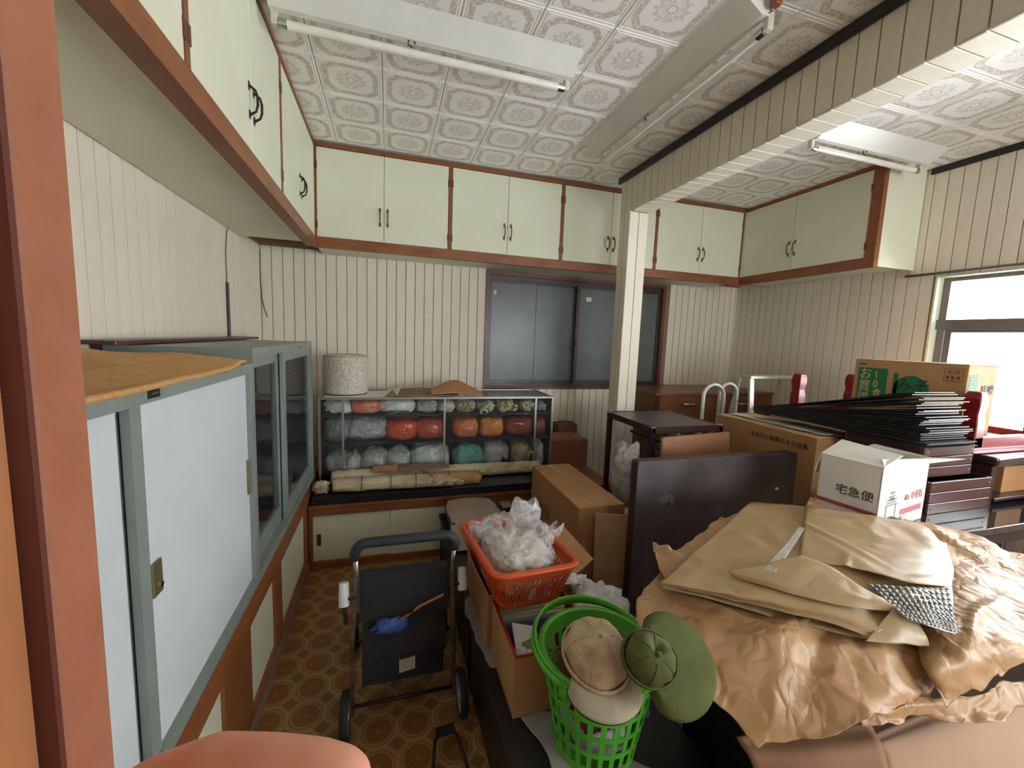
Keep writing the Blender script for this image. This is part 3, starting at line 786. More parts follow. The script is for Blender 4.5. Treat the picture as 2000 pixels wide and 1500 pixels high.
# ================================================================ display case on the far counter
CX0, CX1, CY0, CY1, CZ0, CZ1 = -0.45, 1.245, 2.955, 3.40, 0.422, 1.056
t = thing('display_case', 'long glass display case full of plastic bags on the far counter', 'display case', ((CX0+CX1)/2, CY0, CZ0))
fr = M('dull_steel_frame', (176,172,158), None, 0.35, 0.7)
r = 0.016
for x in (CX0, CX1-r):
    for y in (CY0, CY1-r): BX('corner_post', fr, t, x, x+r, y, y+r, CZ0, CZ1-0.014)
b = MB().box(CX0, CX1, CY0, CY0+r, CZ1-0.014, CZ1).box(CX0, CX1, CY1-r, CY1, CZ1-0.014, CZ1).box(CX0, CX0+r, CY0, CY1, CZ1-0.014, CZ1).box(CX1-r, CX1, CY0, CY1, CZ1-0.014, CZ1)
b.build('top_rim', fr, t)
BX('bottom_tray', K['blackboard'], t, CX0, CX1, CY0, CY1, CZ0, CZ0+0.018)
BX('top_panel', M('dark_glass_top', (58,62,58), None, 0.12), t, CX0+r, CX1-r, CY0+r, CY1-r, CZ1-0.012, CZ1-0.003)
BX('back_panel', M('grey_back_panel', (120,120,116), None, 0.5), t, CX0+r, CX1-r, CY1-0.010, CY1-0.004, CZ0+0.018, CZ1-0.014)
shg = M('dark_shelf_edge', (62,66,66), None, 0.3)
ZS = (0.722, 0.922)
for z in ZS: BX('shelf', shg, t, CX0+0.02, CX1-0.02, CY0+0.03, CY1-0.012, z-0.006, z)
for x in (-0.295, 0.395, 1.10): BX('divider_strip', fr, t, x-0.007, x+0.007, CY0+0.004, CY0+0.011, CZ0+0.018, CZ1-0.014)
BX('front_pane', K['glass'], t, CX0+r, CX1-r, CY0+0.012, CY0+0.015, CZ0+0.018, CZ1-0.014)
for x in (CX0+0.006, CX1-0.010): BX('side_pane', K['glass'], t, x, x+0.004, CY0+r, CY1-r, CZ0+0.018, CZ1-0.014)

rows = [ # zoomed-photo x, width (px in the 4x crop), height, rgb, description
 (0.922, [(250,205,112,(206,208,206),'pale grey bag, leftmost on the top shelf'), (460,210,120,(206,112,84),'salmon cloth in a bag on the top shelf'),
  (700,270,118,(220,222,222),'white bag with green marks on the top shelf'), (930,150,108,(196,192,188),'grey-white knotted bag left of the middle strip, top shelf'),
  (1075,140,108,(214,208,196),'off-white bag behind the middle strip, top shelf'), (1225,160,108,(206,196,162),'bag of cream rolls right of the middle strip, top shelf'),
  (1380,145,100,(198,192,180),'greyish bag with cream bundles, fourth from right on the top shelf'), (1535,155,108,(200,184,142),'beige bundled bag, third from right on the top shelf'),
  (1690,150,108,(180,164,122),'khaki bundled bag, second from right on the top shelf'), (1835,105,90,(140,142,148),'small grey bag at right end of the top shelf')]),
 (0.722, [(215,190,215,(122,120,126),'dark grey bag, leftmost on the middle shelf'), (455,300,205,(158,158,162),'wide grey bag on the middle shelf'),
  (735,235,175,(206,66,34),'bright vermilion cloth pack on the middle shelf'), (955,205,180,(178,66,36),'brick red cloth pack left of middle strip, middle shelf'),
  (1230,195,180,(204,108,44),'orange cloth pack right of the middle strip'), (1430,190,185,(214,128,52),'lighter orange cloth pack, third from right on the middle shelf'),
  (1645,225,180,(142,46,36),'dark red cloth pack in clear film, middle shelf'), (1832,120,175,(120,28,28),'deep red pack at right end of the middle shelf')]),
 (0.440, [(220,180,150,(150,152,152),'dull grey bag, leftmost on the bottom of the case'), (355,125,140,(196,200,200),'whitish bag, second from left on the bottom of the case'),
  (525,205,160,(172,174,172),'round grey-white bag, third from left on the bottom of the case'), (715,180,160,(182,184,176),'round pale bag, fourth from left on the bottom of the case'),
  (960,300,175,(200,212,204),'large white bag with mint tint by the middle strip, bottom of case'), (1262,225,160,(112,184,170),'knotted turquoise bag on the bottom of the case'),
  (1475,215,175,(188,190,188),'knotted clear bag with black content on the bottom of the case'), (1665,165,190,(174,156,116),'bag of brown bundles on the bottom of the case'),
  (1808,85,190,(206,212,220),'narrow white bag at right end of the bottom of the case')])]
seed = 0
for z, its in rows:
    for (px, w, h, c, lb) in its:
        seed += 1
        hm_ = 0.056 if z > 0.9 else (0.093 if z > 0.7 else 0.125)
        p = at(600+px/4, 800, y=3.12)
        rx = w/8*3.12/802*1.06; rz = hm_*min(1.0, h/(118 if z > 0.9 else (205 if z > 0.7 else 175)))*0.98
        x = min(max(p.x, CX0+0.03+rx*0.9), CX1-0.03-rx*0.9)
        red = c[0] > 1.5*c[2] and c[0] > c[1]*1.25
        mt = plasticbag('bagged_contents', c, 0.96, 0.26, 22 if not red else 8)
        bt = thing('plastic_bag', lb, 'bag', (x, 3.13, z), 'bags in the display case')
        lump = ('bund' in lb or 'roll' in lb)
        blobmb((x, 3.13, z+rz+0.001), (rx, 0.128, rz), seed, amp=0.10 if red else 0.16, box=0.55 if red else 0.72, fine=0.20 if lump else 0.08, sc=3.2 if lump else 2.2, fl=0.03).build('body', mt, bt, smooth=True)
        if 'knot' in lb:
            kz = z+rz*1.72; kp = Vector((x+0.01, 2.986, z+rz*1.25))
            kb = MB()
            for a in (-0.9, 0.2, 1.1, 2.6):
                d = Vector((math.cos(a), -0.12, math.sin(a)*0.6+0.2)).normalized()
                kb.tube([kp, kp+d*0.03, kp+d*0.055+Vector((0,0,-0.006))], [0.007, 0.009, 0.004], 6, flat=0.5)
            kb.build('knot', mt, bt, smooth=True)
        if lump:
            kb = MB(); rnd = random.Random(seed)
            for q in range(7):
                a0 = Vector((x+rnd.uniform(-.75,.75)*rx, 2.988+rnd.uniform(0,.012), z+rz*(0.35+1.2*rnd.random())))
                d = Vector((rnd.uniform(-1,1), rnd.uniform(-.3,.1), rnd.uniform(-.7,.7))).normalized()
                kb.tube([a0-d*0.02, a0, a0+d*0.02], [0.010, 0.015, 0.009], 7)
            kb.build('bundle', M('cream_bundles', (214,204,172), (186,172,132), 0.6), bt, smooth=True)
        if 'green' in lb:
            for q in (-0.06, 0.03): MB().slab([(x+q, 2.981, z+0.012), (x+q+0.06, 2.981, z+0.012), (x+q+0.05, 2.981, z+0.034), (x+q+0.02, 2.981, z+0.038)], 0.002).build('green_mark', M('green_print', (34,110,66), None, 0.5), bt)
        if 'black content' in lb:
            MB().slab([(x+0.0, 2.981, z+0.05), (x+0.075, 2.981, z+0.04), (x+0.085, 2.981, z+0.10), (x+0.03, 2.981, z+0.15)], 0.004).build('black_content', K['navy'], bt)

# pouf and papers on the case
t = thing('pouf', 'round stool with cream swirl brocade cover on the display case', 'stool', (-0.30, 3.16, 1.0625))
pz = 1.0625
prof = [(0.140, 0.0), (0.150, 0.004), (0.153, 0.02), (0.155, 0.10), (0.154, 0.22), (0.151, 0.255), (0.142, 0.270), (0.120, 0.276), (0.0, 0.279)]
MB().lathe(prof, (-0.292, 3.165, pz), 40, cap=False).build('cover', K['brocade'], t, smooth=True)
MB().lathe([(0.146, 0), (0.148, 0.006)], (-0.292, 3.165, pz-0.0035), 40).build('base_rim', K['black_trim'], t)
MB().tube(arc((-0.292, 3.165, pz+0.266), 0.1475, 0, 2*math.pi*0.999, 40, (1,0,0), (0,1,0)), 0.003, 6).build('piping', K['beige_brim'], t, smooth=True)
o = sheet('paper_sheet', [[Vector((-0.42,2.96,1.0575)), Vector((-0.2,2.965,1.0575)), Vector((-0.04,2.965,1.0585)), Vector((0.06,2.98,1.0585))], [Vector((-0.44,3.3,1.0575)), Vector((-0.2,3.3,1.0575)), Vector((-0.02,3.28,1.062)), Vector((0.10,3.26,1.105))]], K['paper'], None, 30, 14, 0.0006, 6, 0.0008)
tag(o, 'off-white paper sheet with curled corner under the brocade stool', 'paper')
o = sheet('cardboard_sheet', [[Vector((-0.02,2.97,1.063)), Vector((0.2,2.97,1.063)), Vector((0.5,2.97,1.063))], [Vector((0.02,3.16,1.076)), Vector((0.25,3.18,1.08)), Vector((0.5,3.16,1.076))], [Vector((0.05,3.30,1.072)), Vector((0.3,3.34,1.074)), Vector((0.5,3.32,1.066))]], K['card3'], None, 24, 12, 0.002, 6, 0.004)
tag(o, 'grey-brown cardboard sheet lying flat on the display case', 'cardboard')
o = sheet('cardboard_sheet', [[Vector((0.30,2.98,1.074)), Vector((0.50,2.975,1.085)), Vector((0.69,2.975,1.064))], [Vector((0.30,3.10,1.090)), Vector((0.50,3.12,1.135)), Vector((0.68,3.10,1.080))], [Vector((0.33,3.24,1.085)), Vector((0.50,3.26,1.15)), Vector((0.64,3.24,1.10))]], K['card'], None, 24, 14, 0.002, 6, 0.004, seed=2)
tag(o, 'humped tan cardboard sheet on the display case, right of flat one', 'cardboard')

# ---- black boards and newspaper rolls in front of the case
for k in range(6):
    dx = [0, .004, -.003, .006, 0, .003][k]; z = 0.4215+0.0085*k
    o = BX('black_board', K['blackboard'], None, -0.452+dx, 1.12-dx*3, 2.678+dx*0.8, 2.93, z, z+0.0078, 0.001)
    tag(o, ['lowest','second lowest','third lowest','fourth from bottom','fifth from bottom','top long'][k]+' black board of the stack on the far counter', 'board', 'black boards stacked on the counter')
o = BX('black_board', M('dark_grey_board', (58,60,58), None, 0.4), None, 0.42, 0.98, 2.67, 2.82, 0.473, 0.479, 0.001)
tag(o, 'short dark grey board lying on top of the black board stack', 'board')
def roll(a, c, r, seed, ragged, n=40):
    a, c = Vector(a), Vector(c); d = (c-a).normalized(); mb = MB()
    up = Vector((0,0,1)); s = d.cross(up)
    def fn(u, v):
        th = 2*math.pi*u; k = 1+0.10*fbm((math.cos(th)*2+seed, math.sin(th)*2, v*9))-0.10*crumple((math.cos(th)*1.5+seed, math.sin(th)*1.5, v*14), 1.0)
        k *= 1+(0.35*(crumple((math.cos(th)*3, math.sin(th)*3, v*30+seed), 1)-0.3) if (v < ragged or v > 1-ragged) else 0)
        q = a+(c-a)*v+s*(math.cos(th)*r*1.15*k)+up*(math.sin(th)*r*0.95*k)
        q.z = max(q.z, a.z-r*0.93+0.001)
        if v in (0.0, 1.0): q += d*(0.03*fbm((math.cos(th)*2+seed, math.sin(th)*2, 3)))
        return q
    mb.grid(fn, 22, n, wrap=True)
    nb = len(mb.v)
    mb.f.append(list(range(22))[::-1]); mb.f.append([nb-22+i for i in range(22)])
    return mb
t = thing('newspaper_roll', 'front roll of old newspaper tied with dark string', 'paper roll', (0.1, 2.74, 0.474))
roll((-0.33, 2.755, 0.518), (0.50, 2.735, 0.518), 0.046, 1, 0.10).build('rolled_paper', K['news'], t, smooth=True)
roll((0.28, 2.742, 0.520), (0.62, 2.742, 0.520), 0.049, 3, 0.3, 20).build('kraft_end', M('old_kraft', (178,140,98), (150,112,74), 0.7), t, smooth=True)
for x in (-0.16, 0.02, 0.18, 0.40):
    MB().tube(arc((x, 2.748, 0.519), 0.053, 0, 2*math.pi*0.999, 24, (0,1.10,0), (0,0,0.93)), 0.0022, 5).build('string', K['string'], t)
blobmb((-0.405, 2.75, 0.512), (0.05, 0.045, 0.040), 5, 0.35, 3, 0.8, fine=0.3).build('crumpled_end', K['news'], t, smooth=True)
t = thing('newspaper_roll', 'long pale newspaper roll lying behind against the display case', 'paper roll', (0.75, 2.88, 0.474))
roll((0.25, 2.905, 0.520), (1.12, 2.892, 0.520), 0.047, 7, 0.05).build('rolled_paper', K['news'], t, smooth=True)
roll((-0.36, 2.895, 0.522), (0.28, 2.905, 0.522), 0.047, 9, 0.2).build('rolled_end', K['news'], t, smooth=True)
o = sheet('cardboard_sheet', [[Vector((-0.11,2.82,0.573)), Vector((0.06,2.82,0.573))], [Vector((-0.10,2.93,0.578)), Vector((0.07,2.93,0.578))]], K['card'], None, 12, 8, 0.002, 8, 0.004, seed=4)
tag(o, 'small tan cardboard piece on the newspaper rolls', 'cardboard')
o = sheet('cardboard_sheet', [[Vector((0.06,2.81,0.577)), Vector((0.25,2.80,0.577)), Vector((0.42,2.81,0.579))], [Vector((0.07,2.935,0.581)), Vector((0.26,2.94,0.581)), Vector((0.40,2.93,0.582))]], K['card3'], None, 20, 8, 0.002, 8, 0.004, seed=6)
tag(o, 'grey cardboard strip with faded print on the newspaper rolls', 'cardboard')
# ================================================================ shared builders
def cardbox(name, label, x0, x1, y0, y1, z0, z1, mt, cat='box', split='y', tape=True, group=None, gap=0.004):
    t = thing(name, label, cat, ((x0+x1)/2, (y0+y1)/2, z0), group)
    w = 0.005
    b = MB().box(x0, x1, y0, y0+w, z0, z1).box(x0, x1, y1-w, y1, z0, z1).box(x0, x0+w, y0, y1, z0, z1).box(x1-w, x1, y0, y1, z0, z1).box(x0, x1, y0, y1, z0, z0+w)
    b.build('body', mt, t, bevel=0.0012)
    if split == 'y':
        m_ = (x0+x1)/2
        BX('flap', mt, t, x0, m_-gap, y0, y1, z1, z1+0.004, 0.001); BX('flap', mt, t, m_+gap, x1, y0, y1, z1, z1+0.0045, 0.001)
        if tape: MB().box(m_-0.028, m_+0.028, y0-0.0008, y1, z1+0.0046, z1+0.0052).box(m_-0.028, m_+0.028, y0-0.0008, y0-0.0002, z1-0.05, z1+0.005).build('tape', K['tape'], t)
    elif split == 'x':
        m_ = (y0+y1)/2
        BX('flap', mt, t, x0, x1, y0, m_-gap, z1, z1+0.004, 0.001); BX('flap', mt, t, x0, x1, m_+gap, y1, z1, z1+0.0045, 0.001)
        if tape: MB().box(x0-0.0008, x1, m_-0.028, m_+0.028, z1+0.0046, z1+0.0052).build('tape', K['tape'], t)
    return t

# ================================================================ rollator
t = thing('rollator', 'black wheeled shopping walker with foam handle and chrome frame', 'walker', (0.06, 1.65, 0))
chrome = M('worn_chrome_tube', (170,166,158), (120,112,104), 0.3, 0.85, sc=20)
XA, XB = -0.105, 0.235
hp = []
for p in [(XA,1.47,0.60),(XA-0.002,1.43,0.73)]: hp.append(Vector(p))
hp += arc((XA+0.04,1.415,0.745), 0.042, math.pi, math.pi/2, 5, (1,0,0), (0,-0.1,1))
hp += arc((XB-0.04,1.415,0.745), 0.042, math.pi/2, 0, 5, (1,0,0), (0,-0.1,1))
for p in [(XB+0.002,1.43,0.73),(XB,1.47,0.60)]: hp.append(Vector(p))
MB().tube(hp[1:-1], 0.0175, 12).build('foam_grip', K['foam'], t, smooth=True)
for x, wx in ((XA, -0.135), (XB, 0.262)):
    MB().tube([(x,1.43,0.72),(x,1.47,0.60),(wx+0.012*(1 if x < 0 else -1),1.50,0.36),(wx+0.012*(1 if x < 0 else -1),1.47,0.09)], 0.0085, 10).build('rear_tube', chrome, t, smooth=True)
    MB().tube([(x,1.48,0.56),(wx,1.72,0.34),(wx,1.93,0.09)], 0.008, 10).build('front_tube', chrome, t, smooth=True)
    sgn = -1 if x < 0 else 1
    g = MB().tube([(x+sgn*0.045,1.50,0.60),(x+sgn*0.043,1.475,0.525)], [0.017,0.0185], 12)
    gr = g.build('brake_grip', K['white_plastic'], t, smooth=False, autosmooth=50)
    MB().tube([(x+sgn*0.042,1.473,0.525),(x+sgn*0.036,1.468,0.46)], 0.008, 8).build('brake_lever', K['dark_metal'], gr)
    MB().tube([(x+sgn*0.043,1.48,0.545),(x,1.47,0.56)], 0.006, 8).build('bracket', K['black_trim'], gr)
MB().tube([(-0.125,1.475,0.12),(0.25,1.475,0.12)], 0.007, 10).build('cross_bar', K['dark_metal'], t, smooth=True)
MB().tube([(-0.125,1.60,0.28),(0.25,1.60,0.28)], 0.007, 10).build('cross_bar', K['dark_metal'], t, smooth=True)
def wheel(x, y, r, hubc):
    w = MB().lathe([(r-0.016,-0.014),(r-0.004,-0.014),(r,-0.008),(r,0.008),(r-0.004,0.014),(r-0.016,0.014),(r-0.016,-0.014)], (x,y,r+0.001), 28, (0,1,0), (0,0,1), (1,0,0), cap=False).build('wheel', K['rubber'], t, smooth=False, autosmooth=40)
    MB().lathe([(r-0.016,-0.010),(r-0.020,-0.012),(0.018,-0.005),(0.014,-0.014),(0,-0.015)], (x,y,r+0.001), 24, (0,1,0), (0,0,1), (1,0,0), cap=False).lathe([(r-0.016,0.010),(r-0.020,0.012),(0.018,0.005),(0.014,0.014),(0,0.015)], (x,y,r+0.001), 24, (0,1,0), (0,0,1), (1,0,0), cap=False).build('hub', hubc, w, smooth=True)
grey = M('pale_grey_hub', (190,188,180), None, 0.5)
for x in (-0.148, 0.285): wheel(x, 1.475, 0.085, grey); wheel(x*0.95, 1.95, 0.075, grey)
# bag: rounded body, padded seat, front flap
def bagbox(x0, x1, ya, yb, z0, z1, lean, n=14, puff=0.014, sd=0):
    mb = MB()
    def fn(a, b_):
        x = x0+(x1-x0)*a; z = z0+(z1-z0)*b_
        e = (math.sin(math.pi*a)*math.sin(math.pi*b_))**0.45 if 0 < a < 1 and 0 < b_ < 1 else 0
        return (x, ya+lean*(b_-0.5)-puff*e+0.005*fbm((x*14+sd, z*14, sd)), z)
    mb.grid(fn, n, n)
    mb.grid(lambda a, b_: (x0+(x1-x0)*(1-a), yb+lean*(b_-0.5), z0+(z1-z0)*b_), 1, 1)
    mb.grid(lambda a, b_: (x0, (yb+(ya-yb)*a)+lean*(b_-0.5), z0+(z1-z0)*b_), 1, 1)
    mb.grid(lambda a, b_: (x1, (ya+(yb-ya)*a)+lean*(b_-0.5), z0+(z1-z0)*b_), 1, 1)
    mb.grid(lambda a, b_: (x0+(x1-x0)*a, (ya+(yb-ya)*b_)+lean*0.5, z1), 1, 1)
    mb.grid(lambda a, b_: (x0+(x1-x0)*a, (yb+(ya-yb)*b_)-lean*0.5, z0), 1, 1)
    return mb
bagbox(-0.092, 0.218, 1.535, 1.80, 0.155, 0.46, 0.03).build('bag_body', K['black_fab'], t, smooth=False, autosmooth=60)
bagbox(-0.090, 0.222, 1.512, 1.53, 0.27, 0.47, 0.035, puff=0.016, sd=3).build('bag_flap', K['black_fab'], t, smooth=False, autosmooth=60)
bagbox(-0.098, 0.228, 1.50, 1.545, 0.455, 0.60, 0.05, puff=0.018, sd=6).build('back_pad', K['black_fab'], t, smooth=False, autosmooth=60)
MB().tube([(-0.085,1.499,0.463),(0.06,1.490,0.452),(0.216,1.499,0.470)], 0.006, 8).build('piping', K['foam'], t, smooth=True)
MB().tube([(-0.088,1.505,0.275),(0.06,1.498,0.262),(0.218,1.505,0.285)], 0.005, 8).build('piping', K['foam'], t, smooth=True)
lab = MB().slab([(0.045,1.506,0.195),(0.105,1.506,0.205),(0.105,1.510,0.257),(0.045,1.510,0.247)], 0.002).build('care_label', M('faded_label', (176,172,150), None, 0.6), t)
for q in range(4): MB().slab([(0.05,1.5045,0.206+q*0.010),(0.098,1.5045,0.214+q*0.010),(0.098,1.5048,0.217+q*0.010),(0.05,1.5048,0.209+q*0.010)], 0.0005).build('print_line', K['greysheet'], lab)
for x, z in ((-0.01, 0.268), (0.165, 0.29)): MB().lathe([(0.006,0),(0.006,0.003),(0,0.005)], (x,1.500,z), 12, (1,0,0), (0,0,1), (0,-1,0), cap=False).build('snap_button', K['chrome'], t)
o = blobmb((0.015,1.485,0.420), (0.062,0.018,0.034), 3, 0.45, 3.0, 0.8, fine=0.35).build('blue_pouch', plasticbag('blue_film', (40,76,150), 0.97), None, smooth=True)
tag(o, 'crumpled blue plastic pouch on the black walker bag', 'pouch')
o = MB().tube([(0.045,1.478,0.435),(0.12,1.472,0.485),(0.205,1.468,0.520)], 0.0055, 8).build('wooden_stick', M('pale_wood_stick', (176,124,80), None, 0.6), None, smooth=True)
tag(o, 'thin wooden stick lying across the black walker bag', 'stick')
# bent metal stand on the floor
t = thing('metal_stand', 'bent dark metal bracket on the floor near the bottom edge', 'stand', (0.2, 1.3, 0))
MB().tube([(0.135,1.16,0.003),(0.165,1.33,0.05),(0.190,1.365,0.055),(0.225,1.37,0.055),(0.245,1.335,0.05),(0.285,1.16,0.003)], 0.006, 8).build('wire_frame', K['dark_metal'], t, smooth=True)
MB().slab([(0.168,1.335,0.056),(0.243,1.340,0.056),(0.238,1.378,0.058),(0.172,1.374,0.058)], 0.003).build('top_plate', K['black_trim'], t)

# ================================================================ long low black table and what lies on it
BZT = 0.33
t = thing('low_table', 'long low black table running from the foreground to the far cupboards', 'table', (0.62, 1.6, 0))
BX('table_top', K['blackboard'], t, 0.325, 0.87, 0.55, 2.62, BZT-0.04, BZT, 0.004)
b = MB().box(0.335, 0.36, 0.56, 2.61, 0.05, BZT-0.04).box(0.83, 0.855, 0.56, 2.61, 0.05, BZT-0.04).box(0.36, 0.83, 2.58, 2.605, 0.05, BZT-0.04)
b.build('apron', K['blackboard'], t)
for x in (0.335, 0.805):
    for y in (0.57, 1.55, 2.55): BX('leg', K['blackboard'], t, x, x+0.05, y, y+0.05, 0, BZT-0.04)
o = sheet('paper_sheet', [[Vector((.335,2.10,.345)), Vector((.50,2.08,.352)), Vector((.67,2.10,.36))], [Vector((.338,2.215,.41)), Vector((.50,2.20,.437)), Vector((.67,2.22,.437))], [Vector((.345,2.40,.437)), Vector((.5,2.42,.440)), Vector((.66,2.40,.437))], [Vector((.37,2.57,.437)), Vector((.5,2.58,.439)), Vector((.65,2.56,.436))]], M('grey_brown_paper', (168,150,134), (152,134,118), 0.7), None, 30, 30, 0.003, 7, 0.002, rim=0.02)
tag(o, 'grey-brown paper sheet draped over the far end of low table', 'paper')
t2 = thing('book_stack', 'dark box under the draped grey sheet at far end of low table', 'box', (0.55, 2.4, BZT))
BX('body', K['darktop'], t2, 0.36, 0.70, 2.25, 2.60, BZT, 0.415, 0.003); BX('lid', K['mahog'], t2, 0.355, 0.705, 2.245, 2.605, 0.415, 0.425, 0.002)
t2.name = 'flat_box'; ORG[t2.name] = Vector((0.55, 2.4, BZT))
o = sheet('plastic_sheet', [[(905,1170,.334),(950,1150,.336),(990,1160,.336)], [(925,1240,.333),(955,1240,.336),(985,1240,.336)], [(960,1300,.333),(975,1300,.334),(990,1290,.335)]], K['greysheet'], None, 24, 20, 0.002, 14, 0.001, seed=3, rim=0.02)
tag(o, 'grey paper sheet under the cartons on the low black table', 'paper')
o = sheet('plastic_sheet', [[(1010,1400,.333),(1060,1380,.335),(1110,1390,.336)], [(1050,1450,.333),(1100,1450,.336),(1150,1450,.336)], [(1075,1500,.333),(1140,1510,.336),(1290,1500,.334)], [(1110,1560,.333),(1180,1560,.334),(1330,1560,.333)]], M('pale_grey_sheet', (172,168,160), (150,146,138), 0.6), None, 24, 24, 0.002, 12, 0.001, seed=5, rim=0.02)
tag(o, 'pale grey sheet spread under the green basket', 'paper')

# carton with red rim, full of files
t = thing('carton', 'open brown carton with red lining holding papers and books', 'carton', (0.50, 1.24, BZT))
cx0, cx1, cy0, cy1, cz1 = 0.372, 0.66, 1.085, 1.37, 0.53
w = 0.006
MB().box(cx0, cx1, cy0, cy0+w, BZT, cz1).box(cx0, cx1, cy1-w, cy1, BZT, cz1).box(cx0, cx0+w, cy0, cy1, BZT, cz1).box(cx1-w, cx1, cy0, cy1, BZT, cz1).box(cx0, cx1, cy0, cy1, BZT, BZT+w).build('body', K['card'], t)
MB().box(cx0+w, cx1-w, cy0+w, cy0+w+0.004, BZT+0.05, cz1+0.004).box(cx0+w, cx1-w, cy1-w-0.004, cy1-w, BZT+0.05, cz1+0.004).box(cx0+w, cx0+w+0.004, cy0+w, cy1-w, BZT+0.05, cz1+0.004).box(cx1-w-0.004, cx1-w, cy0+w, cy1-w, BZT+0.05, cz1+0.004).box(cx0, cx1, cy0, cy0+w, cz1, cz1+0.003).box(cx0, cx0+w, cy0, cy1, cz1, cz1+0.003).box(cx0, cx1, cy1-w, cy1, cz1, cz1+0.003).build('red_lining', K['red_card'], t)
bk = [((214,180,60),'yellow file, rearmost in the red-lined carton'), ((226,214,170),'cream booklet behind the others in the red-lined carton'), ((232,226,204),'white booklet in the middle of the red-lined carton'), ((212,200,160),'beige booklet in the red-lined carton'), ((120,120,150),'bluish printed booklet in the red-lined carton')]
for k, (c, lb) in enumerate(bk):
    y = cy1-0.022-0.013*k; h = 0.185-0.006*k
    o = MB().obox(((cx0+cx1)/2-0.005, y-0.006*k*0.3, BZT+0.008+h/2), (1,0,0), (0,1,0.06), (0,-0.06,1), 0.125, 0.0042, h/2).build('booklet', M('booklet_cover', c, None, 0.5), None)
    tag(o, lb, 'booklet', 'booklets in the red-lined carton')
o = MB().obox((0.455,1.215,0.475), (0.96,-0.1,-0.25), (0.1,0.9,0.4), (0.2,-0.4,0.88), 0.045, 0.055, 0.003).build('paper_card', K['paper'], None)
tag(o, 'white card tilted in the red-lined carton', 'paper')
o = MB().obox((0.500,1.170,0.455), (0.95,0.2,0.1), (-0.25,0.8,0.45), (0.0,-0.45,0.88), 0.055, 0.06, 0.004).build('leaflet', M('green_leaflet', (150,160,70), (96,120,60), 0.5, sc=30), None)
tag(o, 'green and yellow leaflet leaning in the red-lined carton', 'leaflet')
o = blobmb((0.425,1.165,0.42), (0.04,0.05,0.06), 8, 0.3).build('plastic_wrap', K['whitebag'], None, smooth=True)
tag(o, 'crumpled clear wrap in the near corner of the red-lined carton', 'bag')

# open carton with blue books under the orange basket
t = thing('carton', 'open carton with raised flaps under the orange basket', 'carton', (0.5, 1.6, BZT))
dx0, dx1, dy0, dy1, dz = 0.36, 0.70, 1.395, 1.80, 0.54
MB().box(dx0, dx1, dy0, dy0+w, BZT, dz).box(dx0, dx1, dy1-w, dy1, BZT, dz).box(dx0, dx0+w, dy0, dy1, BZT, dz).box(dx1-w, dx1, dy0, dy1, BZT, dz).box(dx0, dx1, dy0, dy1, BZT, BZT+w).build('body', K['card'], t)
MB().slab([(dx0,dy0,dz),(dx0,dy1-0.05,dz),(dx0-0.055,dy1-0.07,dz+0.11),(dx0-0.055,dy0+0.02,dz+0.11)], 0.004).build('flap', K['card'], t)
MB().slab([(dx1,dy0+0.02,dz),(dx1,dy1,dz),(dx1+0.12,dy1-0.05,dz+0.06),(dx1+0.12,dy0+0.05,dz+0.06)], 0.004).build('flap', K['card2'], t)
for k, (x0_, x1_, y0_, y1_, z0_, z1_, mt, lb) in enumerate((
     (0.385,0.67,1.405,1.60,0.48,0.565,K['blue'],'thick blue book on top in the flapped carton'),
     (0.39,0.685,1.41,1.78,0.40,0.478,K['paper'],'white book block under the blue book in the flapped carton'))):
    bt = thing('book', lb, 'book', ((x0_+x1_)/2, y0_, z0_))
    MB().box(x0_, x1_, y0_, y1_, z0_, z0_+0.004).box(x0_, x1_, y0_, y1_, z1_-0.004, z1_).box(x0_, x0_+0.004, y0_, y1_, z0_, z1_).build('cover', mt, bt)
    BX('pages', K['paper'], bt, x0_+0.005, x1_-0.004, y0_+0.004, y1_-0.004, z0_+0.0045, z1_-0.0045)

# orange basket
OZ0, OZ1 = 0.567, 0.716
t = thing('basket', 'orange plastic basket holding a clear bag of white stuff', 'basket', (0.475, 1.44, OZ0))
oc, ox, oy = Vector((0.475, 1.435, 0)), Vector((0.97, 0.05, 0)).normalized(), Vector((-0.10, 0.99, 0)).normalized()
def rrect(hx, hy, r, n=6):
    P = []
    for cx, cy, a0 in ((hx-r, hy-r, 0), (-hx+r, hy-r, HP), (-hx+r, -hy+r, 2*HP), (hx-r, -hy+r, 3*HP)):
        for i in range(n+1):
            a = a0+HP*i/n; P.append((cx+r*math.cos(a), cy+r*math.sin(a)))
    return P
def ow(p, z): return oc+ox*p[0]+oy*p[1]+Vector((0,0,z))
HXT, HYT, HXB, HYB = 0.158, 0.212, 0.115, 0.165
MB().tube([ow(p, OZ1) for p in rrect(HXT, HYT, 0.045)], 0.010, 10, closed=True, up=(0,0,1), flat=1.3).build('rim', K['orange'], t, smooth=True)
mb = MB(); top = rrect(HXT, HYT, 0.045); bot = rrect(HXB, HYB, 0.035); N = len(top)
def side(k, f): 
    a, c = bot[k % N], top[k % N]
    return ow((a[0]+(c[0]-a[0])*f, a[1]+(c[1]-a[1])*f), OZ0+(OZ1-OZ0)*f)
for f0, f1 in ((0.0, 0.16), (0.78, 1.0)):
    for k in range(N): mb.add([side(k, f0), side(k+1, f0), side(k+1, f1), side(k, f1)], [(0,1,2,3)])
